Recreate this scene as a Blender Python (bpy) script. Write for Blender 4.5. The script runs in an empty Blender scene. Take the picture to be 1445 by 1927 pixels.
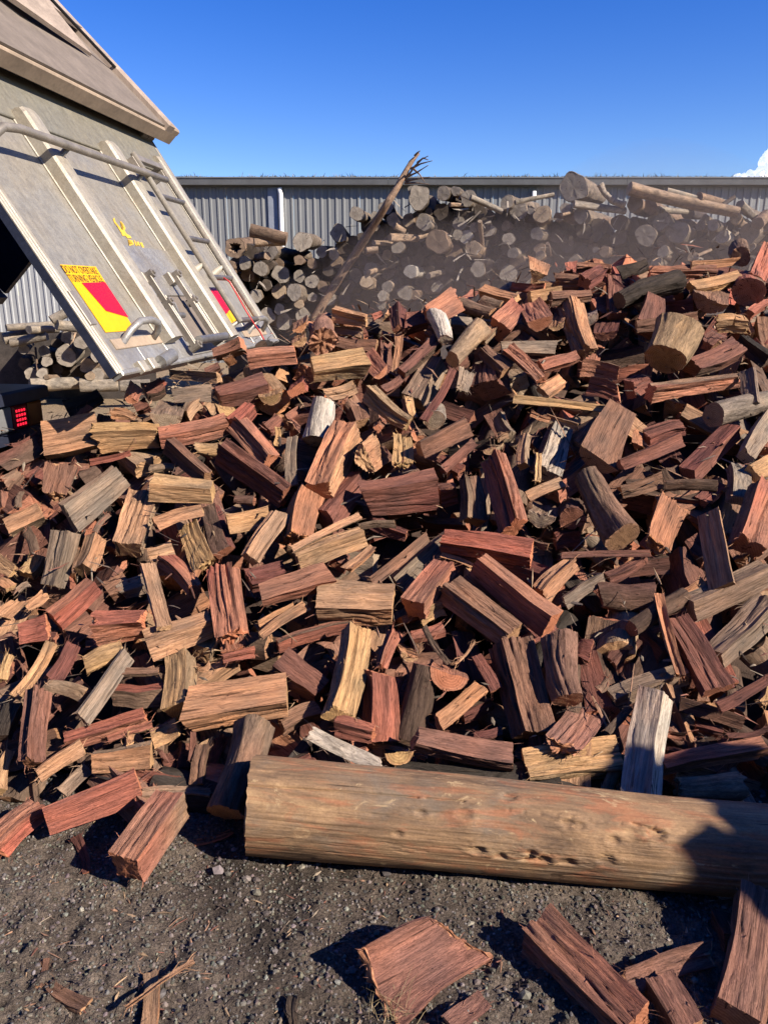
import bpy, math, random
import numpy as np
from mathutils import Matrix, Vector

# ------------------------------------------------------------------ camera, sky, sun
scn = bpy.context.scene
PITCH = math.radians(15.818)
FPX, PCX, PCY, CAMH = 1447.0, 722.5, 963.5, 1.6
cam_d = bpy.data.cameras.new('camera')
cam = bpy.data.objects.new('camera', cam_d)
scn.collection.objects.link(cam)
cam.location = (0, 0, CAMH)
cam.rotation_euler = (math.pi / 2 - PITCH, 0, 0)
cam_d.sensor_fit = 'HORIZONTAL'
cam_d.sensor_width = 36.0
cam_d.lens = 36.0 * FPX / 1445.0
cam_d.clip_start = 0.05
cam_d.clip_end = 5000
scn.camera = cam

SUN_AZ = math.radians(58)      # from straight behind the camera towards the right
SUN_EL = math.radians(34)
sun_dir = Vector((math.sin(SUN_AZ) * math.cos(SUN_EL), -math.cos(SUN_AZ) * math.cos(SUN_EL), math.sin(SUN_EL)))
world = bpy.data.worlds.new('World')
scn.world = world
world.use_nodes = True
wn = world.node_tree
bg = wn.nodes['Background']
sky = wn.nodes.new('ShaderNodeTexSky')
sky.sky_type = 'NISHITA'
sky.sun_disc = False
sky.sun_elevation = SUN_EL
sky.sun_rotation = math.atan2(sun_dir.x, sun_dir.y)
sky.air_density = 1.0
sky.dust_density = 0.15
sky.ozone_density = 3.0
hs = wn.nodes.new('ShaderNodeHueSaturation')
hs.inputs['Hue'].default_value = 0.526
hs.inputs['Saturation'].default_value = 1.42
wn.links.new(sky.outputs['Color'], hs.inputs['Color'])
wn.links.new(hs.outputs['Color'], bg.inputs['Color'])
bg.inputs['Strength'].default_value = 0.088
sl = bpy.data.lights.new('sun', 'SUN')
sl.energy = 5.0
sl.angle = math.radians(0.5)
sl.color = (1.0, 0.90, 0.77)
so = bpy.data.objects.new('sun', sl)
scn.collection.objects.link(so)
so.rotation_euler = sun_dir.to_track_quat('Z', 'Y').to_euler()
so.location = (6, -4, 8)
scn.view_settings.view_transform = 'Standard'
scn.view_settings.look = 'None'
scn.view_settings.exposure = 0.98
scn.view_settings.gamma = 1.0
scn.cycles.max_bounces = 6
scn.cycles.diffuse_bounces = 1
scn.cycles.volume_bounces = 1

# ------------------------------------------------------------------ helpers
random.seed(7)
COL = scn.collection
_s, _c = math.sin(PITCH), math.cos(PITCH)
CAM = np.array([0, 0, CAMH])


def ray(x, y):
    dx = (x - PCX) / FPX
    dy = (PCY - y) / FPX
    return np.array([dx, _c + _s * dy, -_s + _c * dy])


def _hash(i, j, s):
    h = (i * 374761393 + j * 668265263 + s * 2147483647 + 1013904223) & 0xFFFFFFFF
    h = ((h ^ (h >> 13)) * 1274126177) & 0xFFFFFFFF
    h = (h ^ (h >> 16)) & 0xFFFFFFFF
    return h / 4294967295.0


def vn(x, y, s=0):
    x = np.asarray(x, float)
    y = np.asarray(y, float)
    xi = np.floor(x).astype(np.int64)
    yi = np.floor(y).astype(np.int64)
    fx = x - xi
    fy = y - yi
    fx = fx * fx * (3 - 2 * fx)
    fy = fy * fy * (3 - 2 * fy)
    a = _hash(xi, yi, s)
    b = _hash(xi + 1, yi, s)
    c = _hash(xi, yi + 1, s)
    d = _hash(xi + 1, yi + 1, s)
    return (a * (1 - fx) + b * fx) * (1 - fy) + (c * (1 - fx) + d * fx) * fy


def mesh_np(name, V, quads=None, tris=None, mats=(), qm=None, tm=None, qs=None, ts=None, pcol=None, gco=None):
    me = bpy.data.meshes.new(name)
    V = np.asarray(V, np.float32)
    me.vertices.add(len(V))
    me.vertices.foreach_set('co', V.ravel())
    idx, starts, n0 = [], [], 0
    mi, sm = [], []
    if quads is not None and len(quads):
        q = np.asarray(quads, np.int32)
        idx.append(q.ravel())
        starts.append(np.arange(len(q)) * 4)
        n0 = len(q) * 4
        mi.append(np.zeros(len(q), np.int32) if qm is None else np.asarray(qm, np.int32))
        sm.append(np.zeros(len(q), bool) if qs is None else np.asarray(qs, bool))
    if tris is not None and len(tris):
        t = np.asarray(tris, np.int32)
        idx.append(t.ravel())
        starts.append(n0 + np.arange(len(t)) * 3)
        mi.append(np.zeros(len(t), np.int32) if tm is None else np.asarray(tm, np.int32))
        sm.append(np.zeros(len(t), bool) if ts is None else np.asarray(ts, bool))
    idx = np.concatenate(idx)
    starts = np.concatenate(starts).astype(np.int32)
    me.loops.add(len(idx))
    me.loops.foreach_set('vertex_index', idx)
    me.polygons.add(len(starts))
    me.polygons.foreach_set('loop_start', starts)
    for m in mats:
        me.materials.append(m)
    me.polygons.foreach_set('material_index', np.concatenate(mi))
    me.polygons.foreach_set('use_smooth', np.concatenate(sm))
    if pcol is not None:
        a = me.attributes.new('wood', 'FLOAT_COLOR', 'POINT')
        c4 = np.ones((len(V), 4), np.float32)
        c4[:, :3] = pcol
        a.data.foreach_set('color', c4.ravel())
    if gco is not None:
        a = me.attributes.new('gco', 'FLOAT_VECTOR', 'POINT')
        a.data.foreach_set('vector', np.asarray(gco, np.float32).ravel())
    me.update(calc_edges=True)
    me.validate()
    return me


def link(name, me, parent=None, loc=None, label=None, cat=None, group=None, kind=None):
    o = bpy.data.objects.new(name, me)
    COL.objects.link(o)
    if parent is not None:
        o.parent = parent
    if loc is not None:
        o.location = loc
    if label:
        o['label'] = label
    if cat:
        o['category'] = cat
    if group:
        o['group'] = group
    if kind:
        o['kind'] = kind
    return o


class MB:
    """collects simple shapes given in world coordinates and links them as one mesh"""

    def __init__(self):
        self.v, self.q, self.t = [], [], []

    def hexa(self, P):
        b = len(self.v)
        self.v += [tuple(p) for p in P]
        for f in ((0, 3, 2, 1), (4, 5, 6, 7), (0, 1, 5, 4), (1, 2, 6, 5), (2, 3, 7, 6), (3, 0, 4, 7)):
            self.q.append(tuple(b + i for i in f))

    def box(self, o, a, b, c):
        o, a, b, c = map(np.asarray, (o, a, b, c))
        self.hexa([o, o + a, o + a + b, o + b, o + c, o + a + c, o + a + b + c, o + b + c])

    def bevbox(self, o, a, b, c, bev):
        """box o,a,b with top (along c) chamfered"""
        o, a, b, c = map(lambda t: np.asarray(t, float), (o, a, b, c))
        ua, ub, uc = a / np.linalg.norm(a), b / np.linalg.norm(b), c / np.linalg.norm(c)
        m = c - uc * bev
        self.hexa([o, o + a, o + a + b, o + b, o + m, o + a + m, o + a + b + m, o + b + m])
        p = o + m
        self.hexa([p, p + a, p + a + b, p + b,
                   p + ua * bev + ub * bev + uc * bev, p + a - ua * bev + ub * bev + uc * bev,
                   p + a + b - ua * bev - ub * bev + uc * bev, p + b + ua * bev - ub * bev + uc * bev])

    def poly(self, P, th):
        """flat polygon P (list of points) thickened by vector th"""
        b = len(self.v)
        n = len(P)
        P = [np.asarray(p, float) for p in P]
        th = np.asarray(th, float)
        self.v += [tuple(p) for p in P] + [tuple(p + th) for p in P]
        for i in range(1, n - 1):
            self.t.append((b, b + i + 1, b + i))
            self.t.append((b + n, b + n + i, b + n + i + 1))
        for i in range(n):
            j = (i + 1) % n
            self.q.append((b + i, b + j, b + n + j, b + n + i))

    def tube(self, pts, r, seg=10, cap=True):
        pts = [np.asarray(p, float) for p in pts]
        rs = r if hasattr(r, '__len__') else [r] * len(pts)
        b = len(self.v)
        ref = np.array([0.31, 0.17, 0.93])
        for i, p in enumerate(pts):
            d = pts[min(i + 1, len(pts) - 1)] - pts[max(i - 1, 0)]
            d = d / (np.linalg.norm(d) + 1e-9)
            e = np.cross(d, ref)
            e /= np.linalg.norm(e) + 1e-9
            f = np.cross(d, e)
            for k in range(seg):
                a = 2 * math.pi * k / seg
                self.v.append(tuple(p + rs[i] * (math.cos(a) * e + math.sin(a) * f)))
        for i in range(len(pts) - 1):
            for k in range(seg):
                k2 = (k + 1) % seg
                self.q.append((b + i * seg + k, b + i * seg + k2, b + (i + 1) * seg + k2, b + (i + 1) * seg + k))
        if cap:
            for i in (0, len(pts) - 1):
                c = len(self.v)
                self.v.append(tuple(pts[i]))
                for k in range(seg):
                    k2 = (k + 1) % seg
                    self.t.append((c, b + i * seg + k, b + i * seg + k2))

    def build(self, name, mat, parent=None, base=(0, 0, 0), smooth=False, **kw):
        V = np.array(self.v, float) - np.asarray(base, float)
        me = mesh_np(name, V, self.q, self.t, (mat,), qs=[smooth] * len(self.q), ts=[False] * len(self.t))
        return link(name, me, parent, **kw)


# ------------------------------------------------------------------ materials
def new_mat(name):
    m = bpy.data.materials.new(name)
    m.use_nodes = True
    nt = m.node_tree
    return m, nt, nt.nodes['Principled BSDF']


def N(nt, t, **kw):
    n = nt.nodes.new(t)
    for k, v in kw.items():
        if k.startswith('i_'):
            n.inputs[int(k[2:])].default_value = v
        else:
            setattr(n, k, v)
    return n


def math_n(nt, op, a, b=None, clamp=False):
    n = nt.nodes.new('ShaderNodeMath')
    n.operation = op
    n.use_clamp = clamp
    for i, v in enumerate((a, b)):
        if v is None:
            continue
        if hasattr(v, 'links') or hasattr(v, 'is_linked'):
            nt.links.new(v, n.inputs[i])
        else:
            n.inputs[i].default_value = v
    return n.outputs[0]


def ramp(nt, fac, stops):
    n = nt.nodes.new('ShaderNodeValToRGB')
    while len(n.color_ramp.elements) < len(stops):
        n.color_ramp.elements.new(0.5)
    for e, (p, c) in zip(n.color_ramp.elements, stops):
        e.position = p
        e.color = (*c, 1) if len(c) == 3 else c
    nt.links.new(fac, n.inputs[0])
    return n.outputs[0]


def mixc(nt, mode, fac, a, b):
    n = nt.nodes.new('ShaderNodeMix')
    n.data_type = 'RGBA'
    n.blend_type = mode
    for inp, v in ((n.inputs[0], fac), (n.inputs[6], a), (n.inputs[7], b)):
        if hasattr(v, 'is_linked'):
            nt.links.new(v, inp)
        elif isinstance(v, (int, float)):
            inp.default_value = v
        else:
            inp.default_value = (*v, 1)
    return n.outputs[2]


def noise_at(nt, vec, scale3, scale=1.0, detail=5, rough=0.6, dist=0.0):
    mp = N(nt, 'ShaderNodeMapping')
    mp.inputs['Scale'].default_value = scale3
    nt.links.new(vec, mp.inputs['Vector'])
    n = N(nt, 'ShaderNodeTexNoise')
    n.inputs['Scale'].default_value = scale
    n.inputs['Detail'].default_value = detail
    n.inputs['Roughness'].default_value = rough
    n.inputs['Distortion'].default_value = dist
    nt.links.new(mp.outputs[0], n.inputs['Vector'])
    return n.outputs['Fac']


def bump(nt, bsdf, height, strength, dist, prev=None):
    b = N(nt, 'ShaderNodeBump')
    b.inputs['Strength'].default_value = strength
    b.inputs['Distance'].default_value = dist
    nt.links.new(height, b.inputs['Height'])
    if prev is not None:
        nt.links.new(prev, b.inputs['Normal'])
    nt.links.new(b.outputs[0], bsdf.inputs['Normal'])
    return b.outputs[0]


def attr(nt, name):
    n = N(nt, 'ShaderNodeAttribute')
    n.attribute_name = name
    return n


def mat_split():
    m, nt, b = new_mat('split_wood')
    col = attr(nt, 'wood').outputs['Color']
    g = attr(nt, 'gco').outputs['Vector']
    n1 = noise_at(nt, g, (2.4, 55, 55), 1, 7, 0.68, 0.35)
    n2 = noise_at(nt, g, (12, 260, 260), 1, 4, 0.75)
    n5 = noise_at(nt, g, (1.8, 75, 75), 1, 3, 0.55, 0.5)
    n3 = noise_at(nt, g, (7, 11, 11), 1, 3, 0.5)
    v1 = ramp(nt, n1, [(0.28, (0.45, 0.42, 0.40)), (0.5, (0.98, 0.98, 0.98)), (0.72, (1.42, 1.38, 1.30))])
    c = mixc(nt, 'MULTIPLY', 1.0, col, v1)
    v2 = ramp(nt, n2, [(0.3, (0.45, 0.43, 0.41)), (0.7, (1.42, 1.42, 1.42))])
    c = mixc(nt, 'MULTIPLY', 0.8, c, v2)
    c = mixc(nt, 'MULTIPLY', 0.85, c, ramp(nt, n5, [(0.30, (0.16, 0.14, 0.13)), (0.37, (1, 1, 1))]))
    v3 = ramp(nt, n3, [(0.32, (0.62, 0.70, 0.78)), (0.55, (1.0, 1.0, 1.0)), (0.75, (1.22, 1.12, 1.02))])
    c = mixc(nt, 'MULTIPLY', 0.8, c, v3)
    nt.links.new(c, b.inputs['Base Color'])
    b.inputs['Roughness'].default_value = 0.82
    b.inputs['Specular IOR Level'].default_value = 0.2
    p = bump(nt, b, n1, 1.0, 0.016)
    bump(nt, b, n2, 0.9, 0.004, p)
    return m


def mat_end():
    m, nt, b = new_mat('end_grain')
    col = attr(nt, 'wood').outputs['Color']
    g = attr(nt, 'gco').outputs['Vector']
    sx = N(nt, 'ShaderNodeSeparateXYZ')
    nt.links.new(g, sx.inputs[0])
    r2 = math_n(nt, 'ADD', math_n(nt, 'MULTIPLY', sx.outputs[1], sx.outputs[1]), math_n(nt, 'MULTIPLY', sx.outputs[2], sx.outputs[2]))
    rr = math_n(nt, 'SQRT', r2)
    n0 = noise_at(nt, g, (1, 25, 25), 1, 3, 0.5)
    ph = math_n(nt, 'ADD', math_n(nt, 'MULTIPLY', rr, 700.0), math_n(nt, 'MULTIPLY', n0, 9.0))
    wv = math_n(nt, 'SINE', ph)
    wv = math_n(nt, 'ADD', math_n(nt, 'MULTIPLY', wv, 0.5), 0.5)
    an = math_n(nt, 'ARCTAN2', sx.outputs[1], sx.outputs[2])
    cv = N(nt, 'ShaderNodeCombineXYZ')
    nt.links.new(math_n(nt, 'MULTIPLY', an, 5.0), cv.inputs[0])
    nt.links.new(math_n(nt, 'MULTIPLY', rr, 14.0), cv.inputs[1])
    nt.links.new(math_n(nt, 'MULTIPLY', sx.outputs[0], .3), cv.inputs[2])
    crk = noise_at(nt, cv.outputs[0], (1, 1, 1), 1.6, 3, .55, .2)
    nf = noise_at(nt, g, (60, 260, 260), 1, 3, 0.7)
    saw = noise_at(nt, g, (10, 18, 300), 1, 2, 0.5)
    blot = noise_at(nt, g, (6, 22, 22), 1, 4, 0.6)
    c = mixc(nt, 'MULTIPLY', 0.6, col, ramp(nt, wv, [(0.0, (0.68, 0.62, 0.58)), (1.0, (1.15, 1.15, 1.12))]))
    c = mixc(nt, 'MULTIPLY', 0.7, c, ramp(nt, nf, [(0.3, (0.7, 0.68, 0.66)), (0.7, (1.2, 1.2, 1.2))]))
    c = mixc(nt, 'MULTIPLY', 0.7, c, ramp(nt, blot, [(0.3, (0.62, 0.58, 0.55)), (0.55, (1, 1, 1)), (0.75, (1.2, 1.15, 1.1))]))
    c = mixc(nt, 'MULTIPLY', 0.35, c, ramp(nt, saw, [(0.35, (0.75, 0.73, 0.7)), (0.65, (1.15, 1.15, 1.15))]))
    c = mixc(nt, 'MULTIPLY', 0.9, c, ramp(nt, crk, [(0.33, (0.12, 0.09, 0.08)), (0.36, (1, 1, 1))]))
    nt.links.new(c, b.inputs['Base Color'])
    b.inputs['Roughness'].default_value = 0.85
    b.inputs['Specular IOR Level'].default_value = 0.2
    p = bump(nt, b, saw, 0.5, 0.002)
    bump(nt, b, nf, 0.6, 0.0015, p)
    return m


def mat_bark():
    m, nt, b = new_mat('outer_wood_and_bark')
    col = attr(nt, 'wood').outputs['Color']
    g = attr(nt, 'gco').outputs['Vector']
    n1 = noise_at(nt, g, (9, 38, 38), 1, 7, 0.7, 0.6)
    n2 = noise_at(nt, g, (60, 160, 160), 1, 4, 0.7)
    n3 = noise_at(nt, g, (5, 9, 9), 1, 4, 0.6)
    c = mixc(nt, 'MULTIPLY', 1.0, col, ramp(nt, n1, [(0.28, (0.35, 0.33, 0.32)), (0.5, (0.95, 0.95, 0.95)), (0.72, (1.5, 1.45, 1.4))]))
    c = mixc(nt, 'MULTIPLY', 0.8, c, ramp(nt, n2, [(0.3, (0.65, 0.63, 0.6)), (0.7, (1.25, 1.25, 1.25))]))
    c = mixc(nt, 'MULTIPLY', 0.9, c, ramp(nt, n3, [(0.3, (0.6, 0.62, 0.66)), (0.55, (1, 1, 1)), (0.72, (1.3, 1.2, 1.05))]))
    nt.links.new(c, b.inputs['Base Color'])
    b.inputs['Roughness'].default_value = 0.9
    b.inputs['Specular IOR Level'].default_value = 0.15
    p = bump(nt, b, n1, 1.0, 0.012)
    bump(nt, b, n2, 0.7, 0.003, p)
    return m


M_SPLIT, M_END, M_BARK = mat_split(), mat_end(), mat_bark()


def mat_plain(name, col, rough=0.6, metal=0.0, nscale=8.0, var=0.25, bumps=0.0, streak=(1, 1, 1), spec=0.4):
    m, nt, b = new_mat(name)
    tc = N(nt, 'ShaderNodeTexCoord').outputs['Object']
    n1 = noise_at(nt, tc, streak, nscale, 6, 0.65)
    n2 = noise_at(nt, tc, streak, nscale * 9, 4, 0.6)
    lo = tuple(1 - var for _ in range(3))
    hi = tuple(1 + var for _ in range(3))
    c = mixc(nt, 'MULTIPLY', 1.0, col, ramp(nt, n1, [(0.3, lo), (0.7, hi)]))
    c = mixc(nt, 'MULTIPLY', 0.5, c, ramp(nt, n2, [(0.3, lo), (0.7, hi)]))
    nt.links.new(c, b.inputs['Base Color'])
    b.inputs['Roughness'].default_value = rough
    b.inputs['Metallic'].default_value = metal
    b.inputs['Specular IOR Level'].default_value = spec
    if bumps:
        bump(nt, b, n2, 0.6, bumps)
    return m

# ------------------------------------------------------------------ ground
def pile_h(X, Y):
    """height of the firewood heap's surface over the ground plan"""
    X = np.asarray(X, float)
    Y = np.asarray(Y, float)
    yb = 2.12 - 0.10 * np.clip(X - 0.2, 0, 3) + 0.12 * (vn(X * 1.3 + 5, Y * 0 + 2, 3) - 0.5) * 2
    yc = np.interp(X, [-2.6, -1.6, -1.06, -0.07, 0.8, 1.55, 2.6, 4.0], [3.4, 3.68, 4.0, 4.5, 4.75, 4.9, 4.9, 4.8])
    slope = 0.64
    up = slope * (Y - yb)
    dn = slope * (yc - yb) - 0.25 * (Y - yc)
    far = slope * (yc - yb) - 0.55 * (Y - yc) + 0.25
    k = 0.10
    a = np.minimum(dn, far)
    h = -k * np.log(np.exp(-np.clip(up, -3, 4) / k) + np.exp(-np.clip(a, -3, 4) / k))
    h = h + 0.10 * (vn(X * 1.7, Y * 1.7, 11) - 0.5) * np.clip(h, 0, 1)
    left = np.clip((X + 2.7) / 0.7, 0, 1)
    h = h * left
    return np.maximum(h, 0.0)


def ground_h(X, Y):
    X = np.asarray(X, float)
    Y = np.asarray(Y, float)
    near = np.clip((4.5 - Y) / 2.0, 0, 1) * np.clip((Y - 0.2), 0, 1) * np.clip(3 - np.abs(X), 0, 1)
    h = 0.024 * (vn(X * 5, Y * 5, 1) - 0.5) + 0.024 * (vn(X * 17, Y * 17, 2) - 0.5)
    lump = np.clip(vn(X * 2.1 + 3, Y * 2.1, 9) * 1.6 - 0.35, 0.15, 1)
    h = h + lump * (0.034 * (vn(X * 38, Y * 38, 3) - 0.5) + 0.024 * (vn(X * 75, Y * 75, 4) - 0.5))
    return h * near


def mat_ground():
    m, nt, b = new_mat('gravelly_soil')
    tc = N(nt, 'ShaderNodeTexCoord').outputs['Object']
    patch = noise_at(nt, tc, (1.1, 1.1, 1.1), 1, 5, 0.6, 0.5)
    n1 = noise_at(nt, tc, (30, 30, 30), 1, 6, 0.7)
    n2 = noise_at(nt, tc, (120, 120, 120), 1, 4, 0.7)
    vo = N(nt, 'ShaderNodeTexVoronoi')
    vo.inputs['Scale'].default_value = 95
    nt.links.new(tc, vo.inputs['Vector'])
    near = ramp(nt, patch, [(0.38, (0.19, 0.150, 0.118)), (0.52, (0.118, 0.092, 0.073)), (0.63, (0.05, 0.04, 0.033))])
    sp = N(nt, 'ShaderNodeSeparateXYZ')
    nt.links.new(tc, sp.inputs[0])
    far = math_n(nt, 'MULTIPLY', math_n(nt, 'SUBTRACT', sp.outputs[1], 4.5), 0.4, True)
    c = mixc(nt, 'MIX', far, near, (0.30, 0.22, 0.14))
    c = mixc(nt, 'MULTIPLY', 1.0, c, ramp(nt, n1, [(0.25, (0.45, 0.44, 0.43)), (0.5, (1, 1, 1)), (0.75, (1.5, 1.48, 1.45))]))
    c = mixc(nt, 'MULTIPLY', 0.8, c, ramp(nt, n2, [(0.3, (0.55, 0.55, 0.55)), (0.7, (1.35, 1.35, 1.35))]))
    nt.links.new(c, b.inputs['Base Color'])
    b.inputs['Roughness'].default_value = 0.95
    b.inputs['Specular IOR Level'].default_value = 0.15
    p = bump(nt, b, n1, 0.9, 0.02)
    p = bump(nt, b, vo.outputs['Distance'], 0.8, 0.008, p)
    bump(nt, b, n2, 0.8, 0.006, p)
    return m


def build_ground():
    gx = np.concatenate([-np.geomspace(1.7, 400, 46)[::-1], np.linspace(-1.7, 1.7, 381)[1:-1], np.geomspace(1.7, 400, 46)])
    gy = np.concatenate([-np.geomspace(1, 80, 14)[::-1], np.linspace(-0.8, 1.0, 12), np.linspace(1.0, 2.9, 231)[1:], np.geomspace(2.95, 900, 66)])
    X, Y = np.meshgrid(gx, gy)
    Z = ground_h(X, Y)
    V = np.stack([X, Y, Z], -1).reshape(-1, 3)
    ny, nx = X.shape
    i = np.arange(ny - 1)[:, None] * nx + np.arange(nx - 1)[None]
    q = np.stack([i, i + 1, i + nx + 1, i + nx], -1).reshape(-1, 4)
    me = mesh_np('ground', V, q, None, (mat_ground(),), qs=np.ones(len(q), bool))
    link('ground', me, kind='structure', label='dark gravelly soil littered with wood chips')


build_ground()


def mat_pcol(name, rough=0.9, nscale=(60, 60, 60)):
    m, nt, b = new_mat(name)
    col = attr(nt, 'wood').outputs['Color']
    tc = N(nt, 'ShaderNodeTexCoord').outputs['Object']
    n = noise_at(nt, tc, nscale, 1, 5, 0.7)
    c = mixc(nt, 'MULTIPLY', 1.0, col, ramp(nt, n, [(0.3, (0.6, 0.6, 0.6)), (0.7, (1.3, 1.3, 1.3))]))
    nt.links.new(c, b.inputs['Base Color'])
    b.inputs['Roughness'].default_value = rough
    b.inputs['Specular IOR Level'].default_value = 0.2
    bump(nt, b, n, 0.5, 0.003)
    return m


M_STONE = mat_pcol('stones')

_t = (1 + 5 ** 0.5) / 2
ICO_V = np.array([(-1, _t, 0), (1, _t, 0), (-1, -_t, 0), (1, -_t, 0), (0, -1, _t), (0, 1, _t), (0, -1, -_t), (0, 1, -_t), (_t, 0, -1), (_t, 0, 1), (-_t, 0, -1), (-_t, 0, 1)], float) / 1.902
ICO_F = np.array([(0, 11, 5), (0, 5, 1), (0, 1, 7), (0, 7, 10), (0, 10, 11), (1, 5, 9), (5, 11, 4), (11, 10, 2), (10, 7, 6), (7, 1, 8), (3, 9, 4), (3, 4, 2), (3, 2, 6), (3, 6, 8), (3, 8, 9), (4, 9, 5), (2, 4, 11), (6, 2, 10), (8, 6, 7), (9, 8, 1)])


def build_stones():
    rng = np.random.default_rng(5)
    n = 30000
    u = rng.random(n)
    Y = 0.95 + 1.9 * rng.random(n)
    X = (rng.random(n) * 2 - 1) * (0.62 * Y + 0.15)
    dens = vn(X * 2.1 + 3, Y * 2.1, 9)
    keep = rng.random(n) < np.clip(1.25 - dens, 0.25, 1)
    X, Y = X[keep], Y[keep]
    n = len(X)
    sz = 0.0016 * np.exp(rng.normal(0, 0.55, n)) + 0.0012
    sz = np.where(rng.random(n) < 0.014, sz * 2.4 + 0.003, sz)
    clod = rng.random(n) < .55
    sz = np.where(clod, np.minimum(sz * rng.uniform(1.0, 1.7, n), .0055), sz)
    Z = ground_h(X, Y)
    V = ICO_V[None] * (1 + 0.6 * (rng.random((n, 12, 1)) - 0.5)) * sz[:, None, None] * (0.7 + 0.7 * rng.random((n, 1, 3)))
    V[..., 2] *= 0.75
    V = V + np.stack([X, Y, Z + sz * 0.3], -1)[:, None]
    F = (ICO_F[None] + 12 * np.arange(n)[:, None, None]).reshape(-1, 3)
    g = rng.random((n, 1)) ** 2.4 * 0.20 + 0.07
    g = np.where(clod[:, None], rng.uniform(.05, .16, (n, 1)), g)
    c = g * np.array([1.0, 0.88, 0.76]) * (1 + 0.2 * (rng.random((n, 3)) - 0.5))
    me = mesh_np('gravel', V.reshape(-1, 3), None, F, (M_STONE,), pcol=np.repeat(c, 12, 0))
    link('gravel', me, kind='stuff', label='small grey stones and grit scattered over the soil', cat='gravel')


build_stones()

# ------------------------------------------------------------------ firewood shapes
CW = {  # heart, other split tone, outer skin, end grain
    'R': ((.335, .103, .07), (.36, .165, .10), (.20, .125, .085), (.43, .16, .085)),
    'O': ((.40, .165, .090), (.42, .22, .115), (.25, .155, .095), (.45, .19, .085)),
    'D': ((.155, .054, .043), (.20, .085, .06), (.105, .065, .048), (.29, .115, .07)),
    'T': ((.42, .205, .108), (.41, .24, .14), (.27, .185, .12), (.42, .25, .13)),
    'Y': ((.48, .285, .130), (.42, .23, .12), (.30, .20, .115), (.45, .28, .125)),
    'B': ((.19, .092, .060), (.25, .135, .085), (.15, .10, .07), (.33, .18, .095)),
    'G': ((.25, .185, .135), (.25, .155, .105), (.24, .195, .155), (.31, .235, .165)),
    'W': ((.50, .42, .33), (.20, .075, .055), (.47, .42, .36), (.42, .34, .26)),
    'P': ((.25, .112, .082), (.27, .13, .09), (.21, .11, .08), (.34, .16, .09)),
    'K': ((.045, .035, .030), (.06, .045, .035), (.04, .033, .028), (.11, .07, .05)),
}


def section(kind, w, rng, ratio=None):
    """closed outline as strips: list of (points, is_outer); local y across, z towards the viewer"""
    def ln(a, b):
        return np.array([a, b], float)
    j = lambda s: (rng.random() - 0.5) * 2 * s * w
    if kind in ('blk', 'slab'):
        h = w * (ratio or (rng.uniform(.62, 1.0) if kind == 'blk' else rng.uniform(.22, .34)))
        jj = (0.19 if ratio is None else .03) if kind == 'blk' else 0.08
        P = [(-w / 2 + j(jj), -h / 2 + j(jj)), (w / 2 + j(jj), -h / 2 + j(jj)), (w / 2 + j(jj * .5), h / 2 + j(jj * .6)), (-w / 2 + j(jj * .5), h / 2 + j(jj * .6))]
        o = [rng.random() < .5, rng.random() < .26, rng.random() < .06, rng.random() < .26]
        return [(ln(P[i], P[(i + 1) % 4]), o[i]) for i in range(4)]
    if kind == 'wdg':
        P = [(-w / 2, .18 * w + j(.1)), (j(.3), -.55 * w), (w / 2, .20 * w + j(.1))]
        a = [(ln(P[0], P[1]), rng.random() < .5), (ln(P[1], P[2]), False), (ln(P[2], P[0]), False)]
        return a
    R = w / 2
    if kind == 'half':
        a = np.linspace(math.pi + rng.uniform(-.1, .2), 2 * math.pi + rng.uniform(-.2, .1), 15)
        d = rng.uniform(.85, 1.05)
        arc = np.stack([R * np.cos(a), R * d * np.sin(a) + .3 * R], -1)
        return [(arc, True), (ln(arc[-1], arc[0]), False)]
    if kind == 'qtr':
        a = np.linspace(math.radians(200), math.radians(200 + rng.uniform(95, 130)), 12)
        R2 = R * 1.15
        arc = np.stack([R2 * np.cos(a), R2 * np.sin(a) + .35 * R], -1)
        ap = np.array([rng.uniform(-.1, .3) * R, .75 * R])
        return [(arc, True), (ln(arc[-1], ap), False), (ln(ap, arc[0]), False)]
    if kind == 'bark':
        a = np.linspace(math.radians(15), math.radians(165), 12)
        out = np.stack([R * np.cos(a), R * .45 * np.sin(a)], -1)
        inn = out[::-1] * np.array([.97, 1.0]) - np.array([0, .16 * R])
        return [(out, True), (np.vstack([out[-1], inn, out[0]]), False)]
    a = np.linspace(0, 2 * math.pi, 28)  # round
    rr = R * (1 + .07 * np.sin(2 * a + rng.uniform(0, 6)) + .04 * np.sin(3 * a + rng.uniform(0, 6)))
    arc = np.stack([rr * np.cos(a), rr * np.sin(a)], -1)
    return [(arc, True)]


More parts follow.
